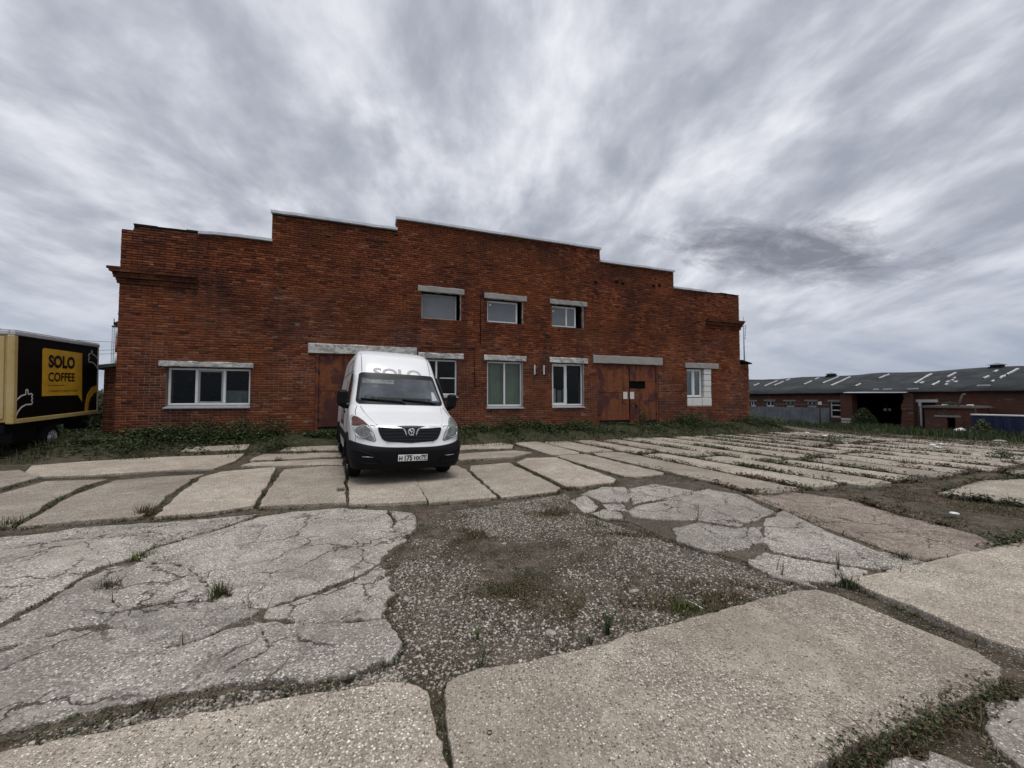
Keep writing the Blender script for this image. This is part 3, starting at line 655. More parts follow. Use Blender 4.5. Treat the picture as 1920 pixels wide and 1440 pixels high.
# copings
for a, b, z in PROF:
    lo, hi = a, b
    if a == SL: lo = -10.35
    if b == SR: hi = 10.1
    c = MB(); n = 10
    vs = []; fs = []
    for i in range(n+1):
        x = lo-.03+(hi-lo+.06)*i/n; dz = random.uniform(-.008, .008)-(.05*max(0, 1-i/2.5) if a == SL else 0)
        vs += [(x, -.10, z-.01+dz), (x, -.10, z+.075+dz), (x, .55, z+.105+dz), (x, .55, z-.01)]
    for i in range(n):
        for k in range(4): fs.append((i*4+k, i*4+(k+1) % 4, i*4+4+(k+1) % 4, i*4+4+k)[::-1])
    fs += [(0, 1, 2, 3), (n*4+3, n*4+2, n*4+1, n*4)]
    c.add(vs, fs); c.build('coping', M['coping'], B)
    if a == SL or b == SR:
        c = MB(); q = (SL+.28, -10.38) if a == SL else (10.13, SR)
        x = q[0]
        while x < q[1]-.05: e = min(x+random.uniform(.2, .5), q[1]); c.box((x, -.015, z+.002), (e, .5, z+random.uniform(.02, .075))); x = e
        c.build('parapet_cap', M['tar'], B)
# lintels
def lintel(s0, s1, z0, z1, m, pr=.055):
    b = MB(); n = 12; vs = []; fs = []
    for i in range(n+1):
        x = s0+(s1-s0)*i/n; j = lambda: random.gauss(0, .006)
        vs += [(x, -pr+j(), z0+.015+j()), (x, -pr+j(), z1-.02+j()), (x, -pr+.025, z1+j()), (x, .10, z1), (x, .10, z0), (x, -pr+.02, z0+j())]
    for i in range(n):
        for k in range(6): fs.append((i*6+k, i*6+(k+1) % 6, i*6+6+(k+1) % 6, i*6+6+k)[::-1])
    fs += [tuple(range(6)), tuple(range(n*6+5, n*6-1, -1))]
    b.add(vs, fs); b.build('lintel', m, B)
for a in ((-11.26, -8.84, 2.50, 2.67, 'flaky'), (-7.28, -3.72, 3.06, 3.39, 'flaky'), (-3.66, -1.97, 3.02, 3.22, 'flaky'), (-1.16, .60, 3.02, 3.23, 'flaky'), (1.65, 3.44, 3.02, 3.24, 'flaky'), (3.72, 7.42, 3.06, 3.41, 'lintel'), (8.76, 10.85, 2.98, 3.23, 'lintel'),
          (-3.70, -1.96, 5.50, 5.72, 'lintel'), (-1.16, .63, 5.46, 5.68, 'lintel'), (1.67, 3.44, 5.48, 5.68, 'lintel')): lintel(*a[:4], M[a[4]])
# windows
def window(key, secs, y=.13, pane='glass', sill=True, frame='pvc', fw=.06, ext=None, label=None, swing=None, inset_r=0.0):
    a, c, e, f = ext or OP[key]; c -= inset_r
    e0 = e+(.10 if sill else .01); f0 = f-.03
    w_ = thing('window', None, None, (0, 0, 0)); w_.parent = B
    if label: w_['label'] = label
    fr = MB(); fr.bbox((a+.012, y, e0), (c-.012, y+.07, e0+fw), .008); fr.bbox((a+.012, y, f0-fw), (c-.012, y+.07, f0), .008); fr.bbox((a+.012, y, e0+fw), (a+.012+fw, y+.07, f0-fw), .008); fr.bbox((c-.012-fw, y, e0+fw), (c-.012, y+.07, f0-fw), .008)
    fr.build('frame', M[frame], w_)
    edges = [a+.012]+[a+(c-a)*t for t in secs]+[c-.012]
    for t in edges[1:-1]:
        m = MB(); m.bbox((t-.035, y-.006, e0+fw), (t+.035, y+.066, f0-fw), .008); m.build('mullion', M['pvc'], w_)
    for i in range(len(edges)-1):
        p0 = edges[i]+(fw if i == 0 else .035); p1 = edges[i+1]-(fw if i == len(edges)-2 else .035)
        if swing is not None and i in swing:
            s_ = MB()
            for q in (((p0, y+.010, e0+fw), (p1, y+.06, e0+fw+.05)), ((p0, y+.010, f0-fw-.05), (p1, y+.06, f0-fw)), ((p0, y+.010, e0+fw+.05), (p0+.05, y+.06, f0-fw-.05)), ((p1-.05, y+.010, e0+fw+.05), (p1, y+.06, f0-fw-.05))): s_.bbox(*q, .006)
            s_.build('sash', M['pvcgrey' if key == 'W1' else 'pvc'], w_); p0 += .05; p1 -= .05
            z0_, z1_ = e0+fw+.05, f0-fw-.05
        else: z0_, z1_ = e0+fw, f0-fw
        pn = MB(); pn.box((p0-.004, y+.030, z0_-.004), (p1+.004, y+.042, z1_+.004)); pn.build('pane', M[pane], w_)
    if sill:
        s_ = MB(); s_.add([(a+.002, y+.02, e0-.004), (c-.002, y+.02, e0-.004), (c+.03, -.07, e0-.075), (a-.03, -.07, e0-.075), (a+.002, y+.02, e0-.03), (c-.002, y+.02, e0-.03), (c+.03, -.07, e0-.10), (a-.03, -.07, e0-.10)],
                          [(3, 2, 1, 0), (7, 6, 2, 3), (6, 5, 1, 2), (4, 7, 3, 0), (4, 5, 6, 7)]); s_.build('sill', M['sill'], w_)
    return w_
window('W1', (.333, .666), swing=(1,), label='wide three part window with a grey middle sash')
w2 = window('W2', (.42,), label='window half hidden behind the van')
t = MB(); t.box((-2.85, .135, 2.28), (-2.27, .19, 2.315)); t.build('glazing_bar', M['pvc'], w2)
window('W3', (.5,), pane='glass', label='tall window with a drawn grey green blind')
window('W4', (.47,), swing=(0,), label='tall dark window with striped boards inside')
window('W5', (.5,), sill=False, ext=(8.88, 9.90, 1.58, 2.97), swing=(0, 1), fw=.045, label='small twin window edged with white blocks')
window('U1', (), y=.18, pane='frosted', sill=False, fw=.055, inset_r=.13, frame='pvcgrey', label='upper window filled with plain grey glass')
window('U2', (), y=.18, pane='frosted', sill=False, fw=.07, inset_r=.17, label='upper window with grey glass and a white sticker')
u3 = window('U3', (.62,), y=.18, pane='frosted', sill=False, fw=.07, inset_r=.26, label='upper window with grey glass left and clear glass right')
# white blocks beside and under the small twin window
for i in range(5): b_ = MB(); z = 1.565+i*.283; b_.bbox((9.955, .01+random.uniform(-.01, .01), z), (10.41, .3, z+.268), .012); b_.build('white_block', M['block'], B)
for a, c in ((8.89, 9.20), (9.215, 9.82), (9.835, 10.41)): b_ = MB(); b_.bbox((a, .012+random.uniform(-.012, .01), 1.17), (c, .3, 1.55), .012); b_.build('white_block', M['block'], B)
# plaster reveals of the upper windows, stepped and ragged
for key in ('U1', 'U2', 'U3', 'W3', 'W4'):
    a, c, e, f = OP[key]; b_ = MB(); n = 8
    for i in range(n): z0, z1 = e+(f-e)*i/n, e+(f-e)*(i+1)/n; b_.box((c-random.uniform(.012, .035), random.uniform(-.012, .004), z0), (c+random.uniform(-.004, .004), .12, z1-.002))
    b_.build('plaster_reveal', M['lintel'], B)
for key, pos in (('U2', (-.86, 5.27)), ('U3', (1.93, 5.23))):
    b_ = MB(); b_.box((pos[0]-.04, .203, pos[1]-.04), (pos[0]+.04, .208, pos[1]+.04)); b_.build('sticker', M['pvc'], B)
# gates
def gate(key, split, label, dent=False):
    a, c, e, f = OP[key]; G = thing('gate', None, None); G.parent = B; G['label'] = label
    fr = MB(); fr.bbox((a+.002, .02, e), (a+.11, .12, f-.002), .01); fr.bbox((c-.11, .02, e), (c-.002, .12, f-.002), .01); fr.box((a+.11, .03, f-.05), (c-.11, .11, f-.003)); fr.build('gate_frame', M['rust'], G)
    m_ = a+(c-a)*split; zb = e+.30; zm = e+1.48
    rnd = lambda: random.uniform(-.006, .006)
    def pl(x0, x1, z0, z1, y=.05, name='gate_panel'):
        p = MB(); p.bbox((x0+.005, y+rnd(), z0+.005), (x1-.005, y+.03, z1-.005), .006); return p.build(name, M['rust'], G)
    pl(a+.112, m_-.02, zm, f-.055); pl(a+.112, m_-.02, zb, zm)
    tr = MB()
    if key == 'G2':
        wx = m_+.86; wz = e+2.0; wz2 = e+1.67
        pl(m_+.02, c-.112, wz, f-.055); pl(wx, c-.112, e+1.10, wz); pl(wx, c-.112, zb-.06, e+1.10)
        pl(m_+.02, wx, e+1.10, wz2, .04, 'wicket_panel'); pl(m_+.02, wx, e+.06, e+1.10, .04, 'wicket_panel')
        h = MB(); h.tube([(m_+.09, .02, e+.98), (m_+.14, -.02, e+1.06), (m_+.24, -.03, e+1.02), (m_+.38, .03, e+.84)], .02); h.build('handle', M['iron'], G)
        for x0, mm in ((m_-.30, 'paper'), (m_+.06, 'paper')):
            p = MB(); p.box((-.11, -.002, -.16), (.11, .002, .16)); p.build('notice', M[mm], G, loc=(x0+.06, .026 if x0 < m_ else .026, e+1.36))
        tr.box((m_+.02, .10, wz2), (wx, .12, wz))
    else:
        pl(m_+.02, c-.112, zm, f-.055); pl(m_+.02, c-.112, zb, zm)
    tr.build('gap_shade_sheet', M['dark'], G)  # near-black sheet behind the gap above the wicket, painted as its shade
    bb = MB(); bb.box((a+.112, .07, e), (c-.112, .10, zb-.01)); bb.build('rubber_flap', M['tar'], G)
    rl = MB(); rl.box((a+.112, .03, zb-.03), (m_-.02, .06, zb+.01)); rl.build('bottom_rail', M['rust'], G)
    hg = MB()
    for x in (a+.11, c-.11):
        for z in (e+.55, f-.62): hg.tube([(x, .035, z-.09), (x, .035, z+.09)], .024, 8)
    hg.build('hinge', M['iron'], G)
gate('G1', .5, 'rusty double gate half hidden behind the van'); gate('G2', .52, 'rusty double gate with a wicket door and two paper notices')
# wall furniture
b_ = MB(); b_.tube([(-1.17, -.02, 5.72), (-1.30, -.02, 5.55), (-1.31, -.02, 3.65)], .016); b_.build('wall_cable', M['tar'], B)
b_ = MB(); b_.tube([(-3.6, -.02, 3.42), (-1.55, -.02, 3.46), (-1.53, -.02, 1.95)], .014); b_.build('wall_cable', M['tar'], B)
for q_, r_ in (([(.60, -.02, 3.25), (.78, -.04, 2.95), (.95, -.03, 2.75)], .006), ([(.98, -.02, 2.5), (1.05, -.03, 2.2), (1.4, -.04, 1.98), (1.62, -.04, 1.95)], .006), ([(3.5, -.02, 3.1), (3.52, -.02, 2.1)], .008)): b_ = MB(); b_.tube(q_, r_); b_.build('loose_wire', M['leafwood'], B)
for s in (.94, 1.35):
    b_ = MB(); b_.box((s-.017, -.13, 2.50), (s+.017, -.06, 2.89)); b_.build('wall_bracket', M['pvc'], B)
    b_ = MB(); b_.tube([(s, -.05, 2.47), (s+.22, .0, 2.53)], .02); b_.tube([(s, .01, 2.7), (s, -.08, 2.7)], .015); b_.build('bracket_arm', M['iron'], B)
b_ = MB()
for s, z in ((4.98, 6.75), (5.3, 6.7), (3.9, 6.6), (7.0, 6.75), (7.35, 6.82)): b_.box((s-.09, -.018, z-.05), (s+.09, -.006, z+.05))
b_.build('hole_shade_plate', M['dark'], B)  # dark plates on the brick face, standing for shade inside putlog holes
# things behind the panes
th = thing('kitchen_machine', 'pale grey kitchen machine seen inside the wide three part window', 'machine', (*from_sl(-9.38, .75), .29), (0, 0, YAW))
b_ = MB(); b_.bbox((-.42, -.3, 0), (.42, .3, .95), .02); b_.build('cabinet', M['pvc'], th); b_ = MB(); b_.bbox((-.40, -.25, .95), (.30, .25, 1.50), .04); b_.bbox((.0, -.3, 1.05), (.14, -.25, 1.35), .01); b_.build('hood', M['pvcgrey'], th)
th = thing('striped_screen', 'grey striped boards standing inside the tall dark window', 'screen', (*from_sl(2.25, .62), .29), (0, 0, YAW))
for i, (x, h, m_) in enumerate(((-.55, 1.62, 'pvcgrey'), (-.22, 1.66, 'pvc'), (.06, 1.6, 'pvcgrey'), (.34, 1.66, 'pvc'))): b_ = MB(); b_.box((x, 0, 0), (x+.2, .04, h)); b_.build('board', M[m_], th)
th = thing('roller_blind', 'grey green blind drawn inside the tall window left of the wall brackets', 'blind', (*from_sl(-.28, .30), 1.2), (0, 0, YAW))
b_ = MB()
vs = []; fs = []
for i in range(24): x = -.72+1.44*i/23; y = .015*math.sin(i*1.3); vs += [(x, y, 0), (x, y, 1.8)]
for i in range(23): fs.append((2*i, 2*i+2, 2*i+3, 2*i+1))
b_.add(vs, fs, True); b_.build('blind_cloth', M['blind'], th); b_ = MB(); b_.tube([(-.74, 0, 1.8), (.74, 0, 1.8)], .025); b_.build('roller', M['pvcgrey'], th)

# ------------------------------------------------------------------ shed set back at the left end
SH = thing('brick_shed', 'low brick shed with dark eaves between the trailer and the workshop corner', 'shed', (*from_sl(-13.0, 1.5), .3), (0, 0, YAW))
b_ = MB(); b_.box((-.30, .012, -.6), (.72, 9, 2.20)); b_.build('wall', M['mortar'], SH)
lay_single(lay_bricks(-.30, .72, -.3, 2.2, lambda s: 2.2, [], 9), SH)
b_ = MB(); b_.prism([(-.55, 2.16), (.72, 2.34), (.72, 2.46), (-.55, 2.26)], lambda u, v, dd: (u, dd, v), -.2, 9.2); b_.build('roof', M['greenroof'], SH)
b_ = MB(); b_.box((-.2, 2, 2.3), (.15, 2.5, 2.66)); b_.build('chimney', M['tar'], SH)

# ------------------------------------------------------------------ delivery van (local: -y is forward, x to the viewer's right, z up)
VT = Matrix.Translation((VAN_P[0], VAN_P[1], float(g(*VAN_P))+.0)) @ (Matrix.Rotation(VAN_YAW, 4, 'Z') @ Matrix.Rotation(VAN_ROLL, 4, 'Y') @ Matrix.Rotation(.004, 4, 'X'))
van = thing('delivery_van', 'white high roofed delivery van parked at an angle before the rusty gate', 'van')
van.matrix_world = VT
PRZ = [.20, .34, .60, .68, .84, .98, 1.035, 1.09, 1.16, 1.25, 1.35, 1.40, 1.69, 2.02, 2.28, 2.46, 2.56, 2.625, 2.65]
PRY = [.10, .02, .00, .05, .08, .11, .17, .32, .52, .76, .97, 1.03, 1.36, 1.70, 1.94, 2.14, 2.38, 2.62, 3.0]
WZ = [.20, .34, .60, .90, 1.20, 1.40, 1.70, 2.02, 2.25, 2.40, 2.50, 2.575, 2.625, 2.65]
WX = [.93, .97, 1.00, 1.01, 1.005, .99, .95, .905, .872, .845, .815, .785, .74, .66]
VL = 5.75
def Wv(z): return float(np.interp(z, WZ, WX))
def y0v(z): return float(np.interp(z, PRZ, PRY))
def Nv(z): return float(np.interp(z, [.3, 1.0, 1.2, 1.4, 2.0, 2.4, 2.6], [3.6, 3.4, 3.2, 3.2, 3.4, 4.2, 3.6]))
def Bv(z): return float(np.interp(z, [.3, 1.0, 1.35, 1.5, 2.0, 2.6], [.62, .62, .55, .50, .46, .40]))
def fpt(x, z, off=0.0):
    """point of the van's front surface at lateral x, height z, moved out by off"""
    def P_(x, z):
        v = min(.999, abs(x)/Wv(z)); n = Nv(z); return Vector((x, y0v(z)+Bv(z)*(1-(1-v**n)**(1/n)), z))
    p = P_(x, z)
    if off:
        e = .012; dx = P_(x+e, z)-P_(x-e, z); dz = P_(x, z+e)-P_(x, z-e); n_ = dx.cross(dz)
        if n_.y > 0: n_ = -n_
        p = p+n_.normalized()*off
    return p
ZR = sorted(set([.32, .45, .60, .68, .76, .84, .92, .98, 1.01]+[round(1.03+.0165*i, 4) for i in range(22)]+[1.42, 1.5, 1.6, 1.7, 1.8, 1.9, 2.0, 2.08, 2.16, 2.24, 2.32, 2.4, 2.45, 2.5, 2.53, 2.555, 2.58, 2.60, 2.615, 2.628, 2.638, 2.645, 2.65]))
def body_mesh(zr, y_end, holes=True, grow=0.0, cap=True):
    NF = 36; cols = []
    taus = [math.sin(PI/2*(-1+2*i/NF)) for i in range(NF+1)]
    ys = list(np.linspace(0, 1, 60))
    rows = []
    for z in zr:
        W = Wv(z)+grow; n = Nv(z); Bc = Bv(z); yf = y0v(z)-grow; row = []
        for t in taus: row.append((W*t, yf+Bc*(1-(1-min(.9995, abs(t))**n)**(1/n)), z))
        ye = yf+Bc*(1-(1-.9995**n)**(1/n))
        rear = y_end-.02*(z > 1.2)*(z-1.2)
        right = [(W, ye+(rear-ye)*q, z) for q in ys[1:]]; left = [(-p[0], p[1], z) for p in right[::-1]]
        rows.append(left+row+right)
    m = len(rows[0]); vs = [p for r in rows for p in r]; fs = []
    for i in range(len(rows)-1):
        for k in range(m-1 if not cap else m):
            q = (i*m+k, i*m+(k+1) % m, (i+1)*m+(k+1) % m, (i+1)*m+k)
            if holes:
                c = [sum(vs[j][a] for j in q)/4 for a in range(3)]
                if abs(c[0]) > .8 and any((c[1]-wy)**2+(c[2]-.36)**2 < .425**2 for wy in (.98, 4.60)): continue
            fs.append(q)
    if cap: fs.append(tuple(range((len(rows)-1)*m, len(rows)*m)))
    b = MB(); b.add(vs, fs, True); return b
body = body_mesh(ZR, VL).build('body', M['white'], van)
body_mesh([.21, .30, .40, .50, .57, .62, .645], .50, holes=False, grow=.018, cap=False)
# bumper: front band with a smile line on its upper edge
def band(z0f, z1f, x_lo, x_hi, off, nx=48, nz=8, wrap=0.0):
    b = MB(); vs = []; fs = []
    for i in range(nx+1):
        t = -1+2*i/nx; x = (x_lo+x_hi)/2+(x_hi-x_lo)/2*math.sin(PI/2*t)
        for j in range(nz+1):
            z = z0f(x)+(z1f(x)-z0f(x))*j/nz; vs.append(fpt(x*Wv(z) if wrap else x, z, off))
    for i in range(nx):
        for j in range(nz): a = i*(nz+1)+j; fs.append((a, a+nz+1, a+nz+2, a+1))
    b.add(vs, fs, True); return b
sm = lambda x: .635+.10*abs(x)**3
bm = MB(); vs = []; fs = []
NX, NZ = 60, 8; cols = []
for i in range(NX+1):
    t = -1+2*i/NX; cols.append(math.sin(PI/2*t)*.9995)
side_y = [.62, .56]
def bpt(t, z, gr=.02):
    W = Wv(z)+gr; n = Nv(z); return (W*t, y0v(z)-gr+Bv(z)*(1-(1-abs(t)**n)**(1/n))*.86, z)
for t in cols:
    for j in range(NZ+1): z = .25+(sm(t)-.25)*j/NZ; vs.append(bpt(t, z, .02+.012*math.sin(PI*j/NZ)))
for i in range(NX):
    for j in range(NZ): a = i*(NZ+1)+j; fs.append((a, a+NZ+1, a+NZ+2, a+1))
bm.add(vs, fs, True)
top = [bpt(t, sm(t), .02) for t in cols]; inn = [bpt(t*.985, sm(t)+.004, -.03) for t in cols]; k0 = len(bm.v); bm.add(top+inn, [(i, i+1, NX+2+i, NX+1+i) for i in range(NX)], False)
bm.build('bumper', M['black'], van)
# generic convex patch on the front skin
def patch(poly, off, name, m, parent, nz=14, nx=14, fn=fpt):
    zs_ = [p[1] for p in poly]; z0, z1 = min(zs_), max(zs_); b = MB(); vs = []; fs = []
    for j in range(nz+1):
        z = z0+(z1-z0)*(.004+.992*j/nz); xs = []
        for (xa, za), (xb, zb) in zip(poly, poly[1:]+poly[:1]):
            if (za-z)*(zb-z) <= 0 and za != zb: xs.append(xa+(xb-xa)*(z-za)/(zb-za))
        lo, hi = min(xs), max(xs)
        for i in range(nx+1): vs.append(fn(lo+(hi-lo)*i/nx, z, off))
    for j in range(nz):
        for i in range(nx): a = j*(nx+1)+i; fs.append((a, a+1, a+nx+2, a+nx+1))
    b.add(vs, fs, True); return b.build(name, m, parent)
def rpoly(x0b, x1b, x0t, x1t, z0, z1, r):
    out = []
    for cx, cz, a0 in ((x0b+r, z0+r, PI), (x1b-r, z0+r, 1.5*PI), (x1t-r, z1-r, 0), (x0t+r, z1-r, .5*PI)):
        for k in range(5): a = a0+k/4*PI/2; out.append((cx+r*math.cos(a), cz+r*math.sin(a)))
    return out
wsc = patch(rpoly(-.875, .875, -.80, .80, 1.375, 2.045, .07), .012, 'windscreen', M['shade'], van, 24, 30)
patch(rpoly(-.82, .82, -.755, .755, 1.44, 1.93, .04), .0155, 'glass_area', M['shield'], wsc, 20, 26)
for nm, pl_, m_ in (('sun_visor', [(-.74, 1.80), (-.12, 1.80), (-.10, 1.89), (-.72, 1.89)], 'lensgrey'), ('dashboard', [(-.74, 1.455), (.74, 1.455), (.70, 1.52), (.2, 1.50), (-.2, 1.50), (-.70, 1.53)], 'iron'), ('paper_pass', [(.64, 1.47), (.76, 1.47), (.72, 1.66), (.66, 1.66)], 'lens')): patch(pl_, .0165, nm, M[m_], wsc, 8, 10)
for x0, x1, zt in ((-.78, -.03, .0), (.0, .62, -.0)):
    wp = MB(); wp.tube([fpt(x0+(x1-x0)*i/8, 1.46-.045*(i/8), .035) for i in range(9)], .016, 6); wp.tube([fpt(x1-.02, 1.415, .03), fpt(x1+.08, 1.385, .02)], .018, 6); wp.build('wiper', M['black'], van)
# brow lettering, its foot tucked under the glass
def brow(u, v): return fpt(u*1.02, 1.965+v*.30, .006)
link('lettering', text_mesh('SOLO', .92, .026, lambda u, v: brow(u*.43, v)), M['grey'], van)
# grille
gp = [(-.575, .965), (-.55, .992), (-.3, 1.006), (0, 1.010), (.3, 1.006), (.55, .992), (.575, .965), (.54, .86), (.49, .77), (.39, .725), (0, .708), (-.39, .725), (-.49, .77), (-.54, .86)]
gr = patch(gp, .010, 'grille', M['shade'], van, 12, 24)
for z, hw in ((.925, .525), (.868, .505), (.812, .48), (.762, .43)):
    s_ = MB(); s_.tube([fpt(hw*(-1+2*i/14), z-.012*(i/7-1)**2, .020) for i in range(15)], .0085, 5); s_.build('slat', M['iron'], gr)
for sg in (-1, 1):
    b_ = MB(); pts = [(.545, .980), (.32, .982), (.135, .962), (.105, .905), (.088, .842)]; wd = [.005, .016, .022, .014, .007]
    vs = []; fs = []
    for (x, z), q in zip(pts, wd):
        dx, dz = (0, q) if abs(x) > .15 else (q*.9, q*.3); vs += [fpt(sg*(x+dx), z+dz, .030), fpt(sg*(x-dx), z-dz, .030)]
    for i in range(4): fs.append((2*i, 2*i+2, 2*i+3, 2*i+1))
    b_.add(vs, fs); vv = [fpt(0, 0.9)]
    b_.build('chrome_wing', M['chrome'], gr)
em = MB(); ring = [(.0, .062), (.052, .045), (.045, -.02), (.03, -.06), (-.02, -.058), (-.05, -.02), (-.052, .03)]
em.tube([fpt(x*.95, .898+z*.95, .032) for x, z in ring+ring[:1]], .013, 6)
em.tube([fpt(-.035, .93, .034), fpt(.0, .90, .036), fpt(.03, .925, .034)], .009, 5); em.tube([fpt(.0, .90, .036), fpt(.005, .86, .034)], .009, 5); em.build('emblem', M['chrome'], gr)
patch([(math.cos(a)*.088, .90+math.sin(a)*.09) for a in np.linspace(0, 2*PI, 13)[:-1]], .022, 'emblem_base', M['ink'], gr, 8, 8)
# headlights
for sg in (-1, 1):
    hp = [(-.985, 1.15), (-.955, 1.175), (-.90, 1.165), (-.80, 1.10), (-.70, .99), (-.63, .87), (-.595, .76), (-.62, .735), (-.70, .745), (-.84, .80), (-.94, .88), (-.982, .98)]
    P2 = [(sg*x, z) for x, z in hp]
    patch([(x+(.012 if abs(x) > .8 and x*sg > 0 and False else 0), z) for x, z in P2], .004, 'lamp_gap', M['seam'], van, 16, 12)
    sc = lambda k: [(sg*(-.80+(x+.80)*k), .94+(z-.94)*k) for x, z in hp]
    hl = patch(sc(.95), .012, 'headlight', M['lens'], van, 16, 12)
    patch([(sg*x, z) for x, z in ((-.965, 1.12), (-.93, 1.145), (-.88, 1.13), (-.79, 1.07), (-.70, .975), (-.76, .985), (-.88, 1.03), (-.93, .98), (-.968, .98))], .016, 'indicator_lens', M['amber'] if sg > 0 else M['lensgrey'], hl, 10, 10)
    b_ = MB(); cxh, czh = sg*-.80, .90
    b_.tube([fpt(cxh+.118*math.cos(a), czh+.100*math.sin(a), .018) for a in np.linspace(0, 2*PI, 25)], .010, 6); b_.build('lamp_ring', M['chrome'], hl)
    patch([(cxh+.108*math.cos(a), czh+.092*math.sin(a)) for a in np.linspace(0, 2*PI, 17)[:-1]], .020, 'lamp_bowl', M['lensgrey'], hl, 10, 10)
    patch([(sg*x, z) for x, z in ((-.71, .86), (-.66, .83), (-.625, .765), (-.70, .765), (-.78, .79))], .0175, 'side_lens', M['lensgrey'], hl, 6, 6)
    b_ = MB(); b_.tube([fpt(sg*-.70, 1.012, .003), fpt(sg*-.61, 1.0, .003)], .006, 5); b_.tube([fpt(sg*-.92, z_, .002) for z_ in (.86, .79, .72)], .003, 4)
    b_.tube([fpt(sg*x, z, .003) for x, z in ((-.90, 1.175), (-.905, 1.22), (-.885, 1.28), (-.86, 1.34))], .006, 5); b_.build('panel_gap', M['seam'], van)
    b_ = MB(); b_.tube([fpt(sg*x, z, .006) for x, z in ((-.58, 1.02), (-.66, 1.10), (-.73, 1.20), (-.80, 1.33))], .010, 6); b_.build('bonnet_crease', M['white'], van)
    b_ = MB(); b_.tube([fpt(sg*-.74, z, .003) for z in (2.07, 2.2, 2.32, 2.42, 2.50)], .006, 5); b_.build('roof_groove', M['seam'], van)
    b_ = MB(); b_.tube([bpt(sg*-.80, .485, .035), bpt(sg*-.73, .482, .036), bpt(sg*-.62, .478, .034)], .008, 5); b_.build('bumper_trim', M['silver'], van)
    # fog lamp recess rim
    b_ = MB(); b_.tube([bpt(sg*x, z, .036) for x, z in ((-.93, .60), (-.78, .565), (-.62, .50), (-.52, .40), (-.56, .36), (-.75, .37), (-.9, .42))], .012, 6); b_.build('bumper_rib', M['black'], van)
# number plate
pt = thing('number_plate', None, None); pt.parent = van; pt.location = (0.03, y0v(.45)-.045, .455)
b_ = MB(); b_.bbox((-.26, -.006, -.056), (.26, .008, .056), .004); b_.build('plate', M['plate'], pt)
link('lettering', text_mesh('H', .095, .004, lambda u, v: (u*.9-.214, -.0085, v-.038)), M['ink'], pt)
link('lettering', text_mesh('175', .125, .005, lambda u, v: (u*.82-.088, -.0085, v-.042)), M['ink'], pt)
link('lettering', text_mesh('HX', .095, .004, lambda u, v: (u*.88+.075, -.0085, v-.038)), M['ink'], pt)
link('lettering', text_mesh('797', .088, .004, lambda u, v: (u*.72+.198, -.0085, v-.012)), M['ink'], pt)
link('lettering', text_mesh('RUS', .032, .0005, lambda u, v: (u+.185, -.0085, v-.044)), M['ink'], pt)
b_ = MB(); b_.box((.146, -.0085, -.054), (.150, -.0062, .054)); b_.box((.215, -.0085, -.044), (.245, -.0062, -.024)); b_.build('plate_rule', M['ink'], pt)
